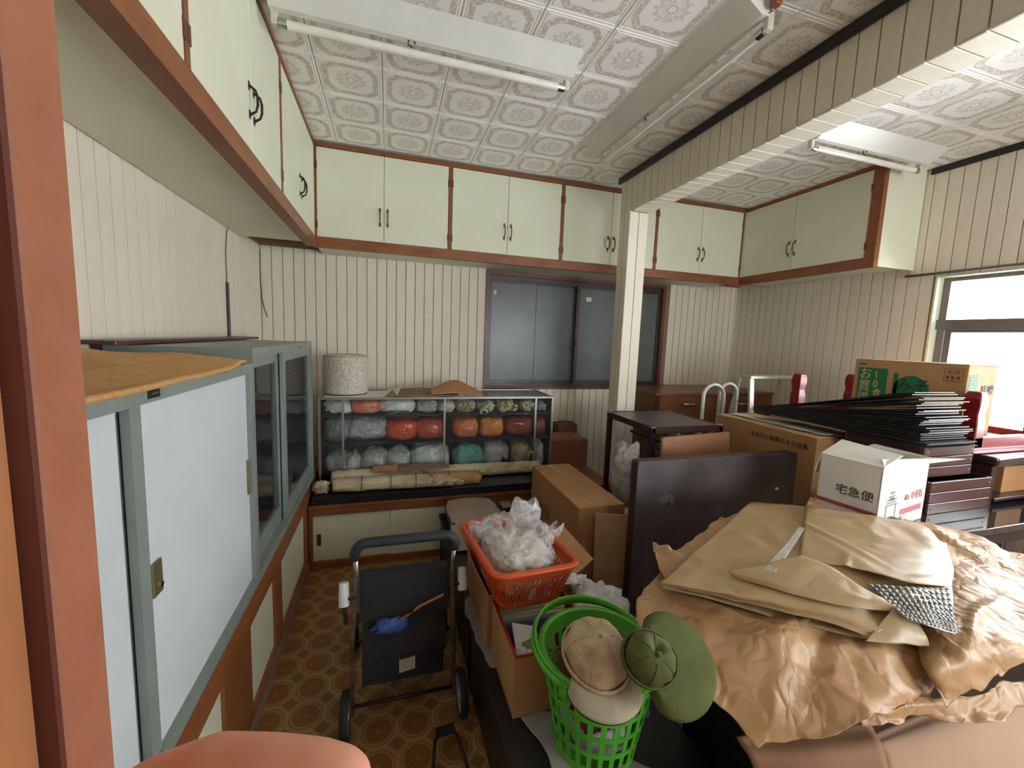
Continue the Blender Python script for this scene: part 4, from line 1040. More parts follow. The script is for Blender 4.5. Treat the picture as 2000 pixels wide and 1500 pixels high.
for k in range(N):
    seglen = (side(k+1, .5)-side(k, .5)).length
    nn = max(1, round(seglen/0.017))
    for i in range(nn):
        def mix(u, f): return side(k, f)*(1-u)+side(k+1, f)*u
        for u0, u1 in ((i/nn, (i+1.8)/nn), ((i+1)/nn, (i-0.8)/nn)):
            u1 = min(max(u1, 0), 1)
            wv = 0.0022/max(seglen, .001)
            mb.add([mix(u0-wv, .16), mix(u0+wv, .16), mix(u1+wv, .78), mix(u1-wv, .78)], [(0,1,2,3)])
mb.add([ow(p, OZ0+0.001) for p in bot], [list(range(N))])
solid(mb.build('lattice_wall', K['orange'], t), 0.003, 0)
bt = thing('clear_bag', 'clear plastic bag of white stuff inside the orange basket', 'bag', (0.475, 1.44, OZ0+0.02))
blobmb((0.478,1.43,OZ0+0.088), (0.120,0.165,0.082), 11, 0.22, 3.2, 0.75, fine=0.25, fl=0.02, nu=44, nv=26).build('contents', M('white_fluff', (232,226,214), (206,196,178), 0.8, sc=18, bmp=0.4, bsc=50), bt, smooth=True)
def bagskin(a, b_):
    th = 2*math.pi*a; h = b_
    rr = (1.06 if h < 0.5 else 1.06*math.cos((h-0.5)*2*1.35)**0.6)
    rr *= 1+0.20*fbm((math.cos(th)*2, math.sin(th)*2, h*3+4))-0.10*crumple((math.cos(th)*2.4, math.sin(th)*2.4, h*4), 1)
    z = OZ0+0.03+0.175*math.sin(h*HP)**0.8
    return Vector((0.478,1.435,0))+ox*(0.128*rr*math.cos(th))+oy*(0.178*rr*math.sin(th))+Vector((0,0,z+0.03*crumple((math.cos(th)*3, math.sin(th)*3, h*4), 1)))
MB().grid(bagskin, 64, 34, wrap=True).build('film', K['film'], bt, smooth=True)
def lobe(c, ex, ey, ez, r, h, sd):
    c = Vector(c)
    def fn(a, b_):
        th = 2*math.pi*a
        k = (0.55+0.75*math.sin(0.25+b_*2.5))*(1+0.25*fbm((math.cos(th)*2+sd, math.sin(th)*2, b_*2)))
        return c+Vector(ex)*(r*k*math.cos(th))+Vector(ey)*(r*0.5*k*math.sin(th))+Vector(ez)*(h*b_+0.012*math.sin(th*3+sd))
    return MB().grid(fn, 30, 14, wrap=True)
lobe((0.53,1.52,OZ1-0.02), (1,0,0), (0,1,0), (0.12,0.25,0.95), 0.055, 0.14, 1).build('loose_top', K['film'], bt, smooth=True)
lobe((0.60,1.45,OZ1-0.04), (0.8,0.3,0), (-0.3,0.8,0), (0.45,0.0,0.85), 0.05, 0.10, 4).build('loose_top', K['film'], bt, smooth=True)
lobe((0.38,1.56,OZ1-0.03), (0.9,0.2,0), (0,0.9,0), (-0.35,0.3,0.85), 0.045, 0.07, 7).build('loose_top', K['film'], bt, smooth=True)
def wbag(label, c, r, seed):
    o = blobmb(c, r, seed, 0.25, 2.6, 0.8, fine=0.25, fl=0.02).build('plastic_bag', K['whitebag'], None, smooth=True); tag(o, label, 'bag'); return o
wb = wbag('white shopping bag with blue print between baskets and kraft paper', (0.775,1.30,BZT+0.12), (0.115,0.13,0.12), 21)
blobmb((0.755,1.215,0.515), (0.045,0.03,0.018), 5, 0.2).build('blue_print', M('cyan_blue_print', (30,110,160), None, 0.4), wb, smooth=True)
o = sheet('tissue_paper', [[Vector((0.40,1.38,0.545)), Vector((0.52,1.375,0.555)), Vector((0.66,1.36,0.56)), Vector((0.74,1.34,0.56))], [Vector((0.41,1.42,0.568)), Vector((0.52,1.41,0.570)), Vector((0.66,1.40,0.575)), Vector((0.76,1.38,0.58))]], K['whitebag'], None, 40, 10, 0.010, 14, 0.001, rim=0.01)
tag(o, 'white plastic strip lying between orange basket and red-lined carton', 'bag')

# green basket
GC = Vector((0.585, 0.965, 0)); GZ0, GZ1, GRT, GRB = 0.337, 0.625, 0.163, 0.115
t = thing('basket', 'round green plastic basket with caps and clothes', 'basket', GC+Vector((0,0,GZ0)))
MB().lathe([(GRT-0.006,-0.03),(GRT-0.002,-0.028),(GRT+0.004,-0.006),(GRT+0.012,-0.002),(GRT+0.012,0.004),(GRT+0.002,0.008),(GRT-0.006,0.004),(GRT-0.006,-0.03)], GC+Vector((0,0,GZ1)), 48, cap=False).build('rim', K['green'], t, smooth=False, autosmooth=40)
def gp(a, f, dr=0):
    r = GRB+(GRT-0.004-GRB)*f+dr; return GC+Vector((r*math.cos(a), r*math.sin(a), GZ0+(GZ1-0.028-GZ0)*f))
mb = MB(); NB = 26
for k in range(NB):
    a = 2*math.pi*k/NB; da = 0.052
    for q in range(8):
        f0, f1 = q/8, (q+1)/8
        mb.add([gp(a-da, f0), gp(a+da, f0), gp(a+da, f1), gp(a-da, f1)], [(0,1,2,3)])
for f0, f1 in ((0,.10), (.26,.32), (.48,.54), (.70,.76), (.93,1.0)):
    for k in range(72):
        a0, a1 = 2*math.pi*k/72, 2*math.pi*(k+1)/72
        mb.add([gp(a0, f0, .0006), gp(a1, f0, .0006), gp(a1, f1, .0006), gp(a0, f1, .0006)], [(0,1,2,3)])
mb.add([gp(2*math.pi*k/48, 0) for k in range(48)], [list(range(48))])
solid(mb.build('lattice_wall', K['green'], t), 0.0032, 0)
for s_, rr, dz in ((1, GRT+0.020, 0.018), (1, GRT+0.012, 0.034)):
    P = []
    for i in range(29):
        a = math.radians(15+i*(197/28)); f = math.sin(math.pi*i/28)
        P.append(GC+Vector(((rr+0.014*f)*math.cos(a), (rr+0.014*f)*math.sin(a), GZ1-0.004+dz*f)))
    MB().tube(P, 0.0105, 8, flat=0.38, up=(0,0,1)).build('handle', K['green'], t, smooth=True)
for an in (15, 212):
    a = math.radians(an); MB().obox(GC+Vector(((GRT+0.014)*math.cos(a), (GRT+0.014)*math.sin(a), GZ1-0.018)), (math.cos(a),math.sin(a),0), (-math.sin(a),math.cos(a),0), (0,0,1), 0.008, 0.014, 0.022).build('handle_lug', K['green'], t, bevel=0.004, seg=2)
cl = [((208,206,204),(0,0,.07),(.098,.098,.06),'white cloth filling the lower part of the green basket'), ((112,34,66),(-.04,-.07,.175),(.075,.055,.045),'maroon cloth seen through the green basket wall'),
      ((70,104,110),(.07,-.05,.15),(.06,.06,.045),'teal cloth seen through the green basket wall'), ((216,208,200),(.05,.05,.17),(.075,.075,.05),'off-white cloth at the back in the green basket'), ((196,160,150),(.03,-.085,.235),(.055,.04,.028),'pink cloth scrap under the cap brim in the green basket')]
for k, (c, p, r_, lb) in enumerate(cl):
    o = blobmb(GC+Vector(p)+Vector((0,0,GZ0)), r_, 30+k, 0.2, 2.6, 0.85, fine=0.2).build('cloth', M('basket_cloth', c, None, 0.85, sc=12), None, smooth=True); tag(o, lb, 'cloth', 'clothes in the green basket')

# caps: crown, brim, band
def cap(label, c, fw, up, rc, hgt, crown_m, brim_m, lin_m, blen, bw, droop, seed, dent=0.0):
    c = Vector(c); up = Vector(up).normalized(); fw = Vector(fw); fw = (fw-up*fw.dot(up)).normalized(); sd = up.cross(fw)
    t = thing('cap', label, 'cap', c)
    def fn(a, b_):
        th = 2*math.pi*a; ph = b_*HP
        k = 1+0.10*fbm((math.cos(th)*1.8+seed, math.sin(th)*1.8, ph*2))-0.05*crumple((math.cos(th)*2+seed, math.sin(th)*2, ph*2), 1)
        rr = rc*math.cos(ph)**0.72*k
        z = hgt*math.sin(ph)*(1-dent*math.exp(-((th-1.2)/0.7)**2)*math.sin(ph))
        return c+fw*(rr*1.12*math.cos(th))+sd*(rr*math.sin(th))+up*z
    cr = MB().grid(fn, 40, 14, wrap=True).build('crown', crown_m, t, smooth=True); solid(cr, 0.002)
    MB().tube([c+fw*(rc*1.15*math.cos(x))+sd*(rc*1.03*math.sin(x))+up*0.012 for x in [2*math.pi*i/40 for i in range(40)]], 0.008, 6, closed=True, flat=0.45, up=up).build('band', crown_m, t, smooth=True)
    for k in range(6):
        a = math.pi/3*k+0.3
        MB().tube([fn(a/(2*math.pi), q/7)+up*0.001 for q in range(0, 7)], 0.0014, 5).build('seam', crown_m, cr)
    def br(a, b_):
        th = (a-0.5)*bw; e = math.cos(th/bw*math.pi)**0.5 if abs(th) < bw/2 else 0
        r0 = 1.08*rc; r1 = r0+blen*e
        r = r0+(r1-r0)*b_
        return c+fw*(r*1.05*math.cos(th))+sd*(r*math.sin(th))+up*(0.008-droop*b_*b_-0.55*droop*(math.sin(th)**2)*(0.3+b_))
    bo = MB().grid(br, 30, 10).build('brim', brim_m, t, smooth=True); solid(bo, 0.004)
    bl = MB().grid(lambda a, b_: br(a, b_)-up*0.0055, 30, 10).build('brim_lining', lin_m, t, smooth=True); solid(bl, 0.0012)
    MB().lathe([(0.007,0),(0.006,0.004),(0,0.006)], c+up*hgt*0.99, 10, sd, fw, up, cap=False).build('top_button', crown_m, t, smooth=True)
cap('beige baseball cap with creased crown on the green basket', at(1162,1283,z=0.668), (0.05,-0.92,-0.20), (-0.06,-0.30,0.93), 0.083, 0.088, K['beige_cap'], K['beige_brim'], K['navy'], 0.052, 2.5, 0.022, 2)
cap('olive green cap lying tilted beside the beige cap', at(1264,1287,z=0.765), (0.93,-0.22,-0.10), (-0.08,-0.66,0.72), 0.056, 0.066, K['olive'], K['olive'], K['navy'], 0.105, 2.9, 0.022, 9, dent=0.35)
# ================================================================ cartons in the middle
t = cardbox('carton', 'large brown carton with taped flaps beside the orange basket', 0.945, 1.215, 1.84, 2.56, 0.0, 0.636, K['card'], split='y')
text('lettering', '大塚', K['card3'], t, Vector((0.9445, 2.42, 0.40)), (0,-1,0), (0,0,1), 0.10)
o = MB().slab([(1.03,1.80,0.0),(1.20,1.74,0.0),(1.20,1.76,0.615),(1.03,1.82,0.615)], 0.006).build('cardboard_sheet', K['card2'], None)
tag(o, 'tall cardboard piece standing in front of the large carton', 'cardboard')
cardbox('carton', 'small closed carton against the far wall right of the display case', 1.30, 1.64, 3.10, 3.40, 0.422, 0.655, M('red_brown_cardboard', (150,100,74), (138,90,64), 0.75), split='x')
cardbox('carton', 'dark carton against the far wall behind the pillar', 1.50, 1.69, 3.42, 3.56, 0.422, 0.72, M('dull_brown_cardboard', (128,88,66), None, 0.8), split='x', tape=False)
o = MB().tube([(1.45,3.45,0.735),(1.55,3.44,0.76),(1.62,3.46,0.745),(1.68,3.50,0.73)], 0.003, 6).build('loose_cable', K['cable'], None, smooth=True)
tag(o, 'thin dark cable lying on the carton behind the pillar', 'cable')
cardbox('carton', 'low tan carton between large carton and black trolley', 1.265, 1.50, 2.0, 2.28, 0.0, 0.50, K['card2'], split='x', tape=False)

# upright table top
t = thing('tabletop_board', 'dark table top standing on its edge behind the kraft paper', 'table top', (1.68, 1.68, 0))
bx0, bx1, by0, by1, bz1 = 1.15, 2.165, 1.655, 1.71, 0.932
mb = MB()
pr = []
for cx, cz, a0 in ((bx1-0.03, bz1-0.03, 0), (bx0+0.012, bz1-0.012, HP)):
    rr = 0.03 if a0 == 0 else 0.012
    for i in range(6): a = a0+HP*i/5; pr.append((cx+rr*math.cos(a), by0, cz+rr*math.sin(a)))
pr += [(bx0, by0, 0.0), (bx1, by0, 0.0)]
mb.prism(pr, (0, by1-by0, 0)).build('panel', K['darktop'], t, bevel=0.003)
pe = MB().prism([(x+(-0.0015 if x < 1.3 else 0.0015), y+0.004, z+0.0015) for x, y, z in pr], (0, by1-by0-0.008, 0)).build('edge_band', K['mahog'], t)
ring = M('pale_worn_ring', (104,98,96), (80,74,74), 0.5)
for u, v in ((1303,982), (1517,955)):
    p = at(u, v, y=by0)
    MB().lathe([(0.044,0),(0.030,0.0006),(0.020,0.0003)], (p.x, by0, p.z), 28, (1,0,0), (0,0,1), (0,-1,0), cap=False).build('worn_ring', ring, t)
    MB().lathe([(0.011,0),(0.009,0.004),(0.005,0.004),(0.004,0.001),(0,0.001)], (p.x, by0-0.0005, p.z), 16, (1,0,0), (0,0,1), (0,-1,0), cap=False).build('screw_socket', K['chrome'], t)

# trolley
t = thing('trolley', 'dark brown trolley with tray top beside the pillar', 'trolley', (1.78, 2.33, 0))
tx0, tx1, ty0, ty1, tz = 1.515, 2.045, 2.07, 2.60, 1.0
BX('tray', M('grey_brown_tray', (96,84,80), (84,72,70), 0.35), t, tx0+0.012, tx1-0.012, ty0+0.012, ty1-0.012, tz-0.012, tz-0.004)
MB().box(tx0, tx1, ty0, ty0+0.016, tz-0.042, tz).box(tx0, tx1, ty1-0.016, ty1, tz-0.042, tz).box(tx0, tx0+0.016, ty0, ty1, tz-0.042, tz).box(tx1-0.016, tx1, ty0, ty1, tz-0.042, tz).build('tray_rim', K['mahog'], t, bevel=0.002)
for x in (tx0, tx1-0.032):
    for y in (ty0, ty1-0.032):
        l = BX('leg', K['mahog'], t, x, x+0.032, y, y+0.032, 0.03, tz-0.01, 0.004)
        BX('corner_cap', K['chrome'], l, x-0.001, x+0.033, y-0.001, y+0.033, tz-0.012, tz+0.002, 0.003)
        MB().lathe([(0.012,-0.012),(0.022,-0.012),(0.025,-0.008),(0.025,0.008),(0.022,0.012),(0.012,0.012)], (x+0.016, y+0.016, 0.026), 16, (0,1,0), (0,0,1), (1,0,0)).build('castor', K['rubber'], t)
BX('lower_shelf', K['mahog'], t, tx0, tx1, ty0, ty1, 0.22, 0.24, 0.003)
BX('middle_shelf', K['mahog'], t, tx0+0.2, tx1, ty0+0.2, ty1, 0.84, 0.86, 0.003)
for x in (1.72, 1.86, 1.97): MB().tube([(x, ty0+0.02, 0.955), (x, ty0+0.02, 0.90)], 0.008, 8).build('hanger', K['alu'], t)
o = blobmb((1.395,2.13,0.70), (0.085,0.10,0.195), 71, 0.2, 2.4, 0.8, fine=0.2).build('plastic_bag', plasticbag('grey_clear_film', (168,166,160), 0.75), None, smooth=True)
tag(o, 'grey translucent bag hanging beside the trolley leg', 'bag')
o = blobmb((1.60,2.12,0.80), (0.05,0.05,0.06), 72, 0.3).build('plastic_bag', K['darkbag'], None, smooth=True)
tag(o, 'small dark bag under the trolley tray', 'bag')
o = MB().slab([(1.515,1.90,0.0),(1.965,1.87,0.0),(1.965,1.955,0.985),(1.515,1.985,0.960)], 0.022).build('wooden_board', K['ply'], None, bevel=0.002)
tag(o, 'plain tan wooden board leaning in front of the trolley', 'board')

# carton with lettering
t = thing('carton', 'long brown carton with faded lettering and torn white-taped top', 'carton', (2.6, 2.0, 0.56))
x0, x1, y0, y1, z0, z1 = 2.30, 2.62, 1.66, 2.40, 0.565, 1.0
w = 0.005
MB().box(x0, x1, y0, y0+w, z0, z1).box(x0, x1, y1-w, y1, z0, z1).box(x0, x0+w, y0, y1, z0, z1).box(x1-w, x1, y0, y1, z0, z1).box(x0, x1, y0, y1, z0, z0+w).build('body', K['card'], t, bevel=0.001)
def topf(nm, xa, xb, lift, mt, sd):
    o = sheet(nm, [[Vector((xa,y0,z1+0.006+lift)), Vector(((xa+xb)/2,y0,z1+0.008)), Vector((xb,y0,z1+0.007))], [Vector((xa,(y0+y1)/2,z1+0.006)), Vector(((xa+xb)/2,(y0+y1)/2,z1+0.012)), Vector((xb,(y0+y1)/2,z1+0.007))], [Vector((xa,y1,z1+0.006)), Vector(((xa+xb)/2,y1,z1+0.008)), Vector((xb,y1,z1+0.007))]], mt, t, 16, 24, 0.003, 9, 0.004, seed=sd); return o
topf('flap', x0, 2.455, 0.0, K['card2'], 1); topf('flap', 2.462, x1, 0.0, K['card2'], 4)
sheet('torn_tape', [[Vector((2.375,y0,z1+0.017)), Vector((2.45,y0,z1+0.019)), Vector((2.50,y0,z1+0.017))], [Vector((2.36,2.0,z1+0.017)), Vector((2.43,2.0,z1+0.020)), Vector((2.48,2.0,z1+0.018))], [Vector((2.37,2.35,z1+0.017)), Vector((2.42,2.35,z1+0.019)), Vector((2.47,2.35,z1+0.017))]], K['paper'], t, 14, 30, 0.003, 14, 0.001, seed=7, rim=0.02)
MB().box(x0-0.0008, x0-0.0003, 2.19, 2.25, z1-0.07, z1).box(x0-0.0008, x0, 2.19, 2.25, z1, z1+0.006).build('tape', K['tape'], t)
text('lettering', '玉ねぎと復興の４０日集', K['print'], t, Vector((x0-0.001, 2.10, 0.925)), (0,-1,0.0), (0,0,1), 0.036, depth=0.0004)

# ================================================================ walnut sideboard, hoops, step stool
t = thing('sideboard', 'glossy walnut sideboard with chrome handle against the far wall', 'cabinet', (2.8, 3.2, 0))
sx0, sx1, sy0, sy1, sz = 2.17, 3.46, 2.94, 3.565, 1.082
MB().box(sx0+0.01, sx1-0.01, sy0+0.015, sy1, 0.06, sz-0.025).build('carcass', K['walnut'], t)
BX('top', K['walnut'], t, sx0, sx1, sy0, sy1, sz-0.025, sz, 0.003)
BX('plinth', K['mahog'], t, sx0+0.03, sx1-0.03, sy0+0.05, sy1-0.03, 0.0, 0.06)
BX('side_stile', K['mahog'], t, sx0+0.008, sx0+0.035, sy0+0.002, sy0+0.02, 0.06, sz-0.026)
for k, (a, c) in enumerate(((sx0+0.04, 2.80), (2.81, sx1-0.02))):
    d = BX('drawer', K['walnut'], t, a, c, sy0+0.001, sy0+0.014, 0.83, sz-0.032, 0.002)
    xm_ = a+0.30
    MB().tube([(xm_-0.075, sy0, 0.985), (xm_-0.068, sy0-0.026, 0.985), (xm_+0.068, sy0-0.026, 0.985), (xm_+0.075, sy0, 0.985)], 0.009, 10, flat=0.6).build('handle', K['chrome'], d, smooth=True)
    BX('door', K['walnut'], t, a, c, sy0+0.001, sy0+0.014, 0.07, 0.822, 0.002)
def hoop(x0_, x1_, y, zt, r, par, nm='hoop'):
    c = (x0_+x1_)/2; rr = (x1_-x0_)/2
    P = [Vector((x0_, y, 0.0)), Vector((x0_, y, zt-rr))]+arc((c, y, zt-rr), rr, math.pi, 0, 14, (1,0,0), (0,0,1))[1:-1]+[Vector((x1_, y, zt-rr)), Vector((x1_, y, 0.0))]
    o = MB().tube(P, r, 8, flat=1.0, up=(0,1,0)).build(nm, K['alu'], par, smooth=True)
    for x in (x0_, x1_): MB().tube([(x, y-r-0.0005, zt-rr-0.05), (x, y-r+0.002, zt-rr-0.05)], 0.004, 8).build('bolt_hole', K['black_trim'], o)
t = thing('hoop_frame', 'white aluminium frame with two rounded hoops behind the cartons', 'frame', (2.45, 2.56, 0))
hoop(2.285, 2.475, 2.53, 1.205, 0.014, t); hoop(2.50, 2.67, 2.60, 1.205, 0.014, t)
MB().tube([(2.475, 2.53, 0.5), (2.50, 2.60, 0.5)], 0.010, 8).tube([(2.285, 2.53, 0.3), (2.67, 2.60, 0.3)], 0.010, 8).build('brace', K['alu'], t, smooth=True)
t = thing('step_ladder', 'short white aluminium step ladder behind the black sheets', 'ladder', (3.0, 2.7, 0))
lx0, lx1, ly = 2.775, 3.245, 2.58
BX('top_step', K['alu'], t, lx0, lx1, ly, ly+0.13, 1.245, 1.27, 0.004)
for x, dx in ((lx0+0.015, -0.07), (lx1-0.015, 0.05)):
    MB().slab([(x-0.02, ly, 1.246), (x+0.02, ly, 1.246), (x+dx+0.02, ly-0.19, 0.0), (x+dx-0.02, ly-0.19, 0.0)], 0.02).build('front_leg', K['alu'], t)
    MB().slab([(x-0.015, ly+0.11, 1.246), (x+0.015, ly+0.11, 1.246), (x+dx+0.015, ly+0.30, 0.0), (x+dx-0.015, ly+0.30, 0.0)], 0.02).build('rear_leg', K['alu'], t)
for z in (0.42, 0.83): BX('step', K['alu'], t, lx0-0.03, lx1+0.02, ly-0.10*(1.25-z), ly-0.10*(1.25-z)+0.09, z, z+0.02, 0.003)

# ================================================================ rear tables
def table(label, x0, x1, y0, y1, z, mt, lt, leg=0.05, inset=0.03):
    t = thing('table', label, 'table', ((x0+x1)/2, (y0+y1)/2, 0))
    BX('table_top', mt, t, x0, x1, y0, y1, z-0.03, z, 0.004, 2)
    MB().box(x0+inset, x1-inset, y0+inset, y0+inset+0.02, z-0.10, z-0.03).box(x0+inset, x1-inset, y1-inset-0.02, y1-inset, z-0.10, z-0.03).build('apron', lt, t)
    for x in (x0+inset, x1-inset-leg):
        for y in (y0+inset, y1-inset-leg): BX('leg', lt, t, x, x+leg, y, y+leg, 0, z-0.03)
    return t
RT = 0.752
table('glossy dark table carrying crates and white carton', 1.90, 3.46, 1.03, 1.43, RT, K['glossdark'], K['mahog'])
table('lower dark table behind, under the lettered carton', 2.28, 3.46, 1.655, 2.42, 0.562, K['mahog'], K['mahog'])

# white carton with courier print
t = thing('carton', 'open white carton printed with a gate and red stripe', 'carton', (2.1, 1.2, RT))
Nn = Vector((1.905, 1.10, 0)); er = Vector((0.985, 0.174, 0)).normalized(); el = Vector((-0.174, 0.985, 0)).normalized()
wr_, wl_, h0, h1 = 0.43, 0.225, RT+0.001, 1.035
wht = M('white_carton', (232,228,222), (226,222,214), 0.6); inner = M('grey_carton_inside', (186,180,170), None, 0.7)
mb = MB(); up = Vector((0,0,1)); th = 0.005
def wallp(a, c, n_): 
    mb.slab([a+up*h0, c+up*h0, c+up*h1, a+up*h1], n_)
wallp(Nn, Nn+er*wr_, -th); wallp(Nn+el*wl_, Nn, -th); wallp(Nn+er*wr_, Nn+er*wr_+el*wl_, -th); wallp(Nn+er*wr_+el*wl_, Nn+el*wl_, -th)
mb.slab([Nn+up*h0, Nn+er*wr_+up*h0, Nn+er*wr_+el*wl_+up*h0, Nn+el*wl_+up*h0], th)
mb.build('body', wht, t)
A = Nn+up*h1; Bp = Nn+er*wr_+up*h1; Cc = Nn+er*wr_+el*wl_+up*h1; D = Nn+el*wl_+up*h1
MB().slab([D, A+el*0.002, A+er*0.155+up*0.035, D+er*0.165+up*0.05], 0.004).build('flap', wht, t)
MB().slab([A+er*0.004, Bp-er*0.004, Bp-el*0.02+er*0.13*0+el*-0.08+up*0.02+er*0.03, A-el*-0.03+er*0.05+up*0.022], 0.004).build('flap', wht, t)
MB().slab([Cc, Bp, Bp+er*0.05-up*0.01, Cc+er*0.06+up*0.0], 0.004).build('flap', wht, t)
MB().slab([Cc+el*0.001, D+el*0.001, D+el*0.02-up*0.09, Cc+el*0.02-up*0.09], 0.004).build('flap', wht, t)
pk = M('red_print', (206,120,126), None, 0.6); gy = M('grey_print', (150,146,146), None, 0.6); rl = M('dull_red_print', (168,84,90), None, 0.6)
fl_ = -el; fr_n = -er                           # outward normals: right face -> -el, left face -> -er
def onR(s, z, o_=0.0008): return Nn+er*s+up*(RT+z)-el*o_
def onL(s, z, o_=0.0008): return Nn+el*s+up*(RT+z)-er*o_
MB().slab([onL(0.0,0.075), onL(wl_,0.075), onL(wl_,0.092), onL(0.0,0.092)], -0.0004).build('red_stripe', rl, t)
MB().slab([onR(0.20,0.055), onR(0.40,0.055), onR(0.40,0.080), onR(0.20,0.080)], 0.0004).build('red_stripe', pk, t)
text('lettering', '宅急便', K['print'], t, onL(0.155,0.135,0.0012), -el, up, 0.046, sx=1.0)
text('lettering', '横浜', pk, t, onR(0.225,0.118), er, up, 0.026, sx=0.9)
text('lettering', '中華街', pk, t, onR(0.285,0.113), er, up, 0.042, sx=0.9)
mbg = MB()                                       # printed gate: pillars, lintels, upswept roofs
def bar(s0, s1, z0_, z1_): mbg.slab([onR(s0,z0_), onR(s1,z0_), onR(s1,z1_), onR(s0,z1_)], 0.0004)
for s0 in (0.065, 0.148): bar(s0, s0+0.007, 0.045, 0.115)
bar(0.058, 0.162, 0.112, 0.117); bar(0.066, 0.154, 0.122, 0.127); bar(0.085, 0.135, 0.150, 0.155); bar(0.092, 0.128, 0.135, 0.148)
for (s0, s1, z_) in ((0.050, 0.170, 0.130), (0.075, 0.145, 0.160)):
    m_ = (s0+s1)/2
    mbg.slab([onR(s0,z_+0.008), onR(m_,z_), onR(m_,z_+0.014), onR(s0+0.01,z_+0.008)], 0.0004); mbg.slab([onR(m_,z_), onR(s1,z_+0.008), onR(s1-0.01,z_+0.008), onR(m_,z_+0.014)], 0.0004)
mbg.build('printed_gate', gy, t)

# crates
def crate(label, x0, x1, y0, y1, z0, z1):
    t = thing('crate', label, 'crate', ((x0+x1)/2, (y0+y1)/2, z0), 'slatted wooden crates')
    n_ = 3; g = 0.004; hh = (z1-z0)/n_
    for k in range(n_):
        a, c = z0+hh*k+(g/2 if k else 0), z0+hh*(k+1)-g/2
        BX('slat', K['mahog2'], t, x0, x1, y0, y0+0.012, a, c, 0.002); BX('slat', K['mahog2'], t, x0, x1, y1-0.012, y1, a, c, 0.002)
        BX('slat', K['mahog'], t, x0, x0+0.012, y0+0.012, y1-0.012, a, c, 0.002); BX('slat', K['mahog'], t, x1-0.012, x1, y0+0.012, y1-0.012, a, c, 0.002)
        for xx in (x1-0.02, x0+0.02): MB().lathe([(0.004,0),(0.003,0.002),(0,0.003)], (xx, y0-0.0005, (a+c)/2), 8, (1,0,0), (0,0,1), (0,-1,0), cap=False).build('nail', K['chrome'], t)
    BX('base', K['mahog'], t, x0+0.012, x1-0.012, y0+0.012, y1-0.012, z0, z0+0.008)
crate('lower dark wooden crate on the glossy table, nearest the white carton', 2.405, 2.86, 1.195, 1.50, RT+0.001, 0.908)
crate('upper dark wooden crate carrying the pile of black sheets', 2.42, 2.79, 1.245, 1.60, 0.911, 1.062)

# pile of black sheets, fanned at the near end
NS = 26
for k in range(NS):
    f = k/(NS-1); rnd = random.Random(100+k)
    zn, zf = 1.067+0.268*f, 1.069+0.034*f
    yn, yf_ = 1.225+rnd.uniform(-.025,.02)+0.05*f, 2.16+rnd.uniform(-.05,.03)
    xa, xb = 2.385+rnd.uniform(-.012,.012)-0.02*f, 2.725+rnd.uniform(-.02,.015)-0.05*f
    mid = 0.5+0.18*f
    def fn(a, b_, zn=zn, zf=zf, yn=yn, yf_=yf_, xa=xa, xb=xb, f=f):
        e = b_; z = zn+(zf-zn)*(e**0.85)-0.02*f*math.exp(-((b_-0.0)/0.08)**2)
        return (xa+(xb-xa)*a-0.10*b_*a, yn+(yf_-yn)*b_, z)
    o = MB().grid(fn, 1, 8).build('black_sheet', M('black_sheet', (52,50,48), (66,64,60), 0.38, sc=8) if k == 0 else bpy.data.materials['black_sheet'], None, smooth=False)
    solid(o, 0.0035, 0)
    lb = 'one thin black sheet of the fanned pile on the upper crate'
    ords = ('second third fourth fifth sixth seventh eighth ninth tenth eleventh twelfth thirteenth').split()
    if k == NS-1: lb = 'topmost thin black sheet of the fanned pile on the upper crate'
    elif k == 0: lb = 'lowest thin black sheet of the fanned pile on the upper crate'
    elif k <= 12: lb = 'thin black sheet, '+ords[k-1]+' from the bottom of the fanned pile on the crate'
    else: lb = 'thin black sheet, '+ords[NS-2-k]+' from the top of the fanned pile on the crate'
    tag(o, lb, 'sheet', 'fanned pile of black sheets')
for k, (y, s_) in enumerate(((1.95, 0), (2.03, 1))):
    o = MB().obox((2.50+0.05*s_, y, 1.112+0.006*s_), (0.9,0.3,0), (-0.3,0.9,0), (0,0,1), 0.05, 0.014, 0.003).build('paper_slip', K['paper'], None)
    tag(o, ['nearer','farther'][k]+' white paper slip on the far end of the black sheets', 'paper')

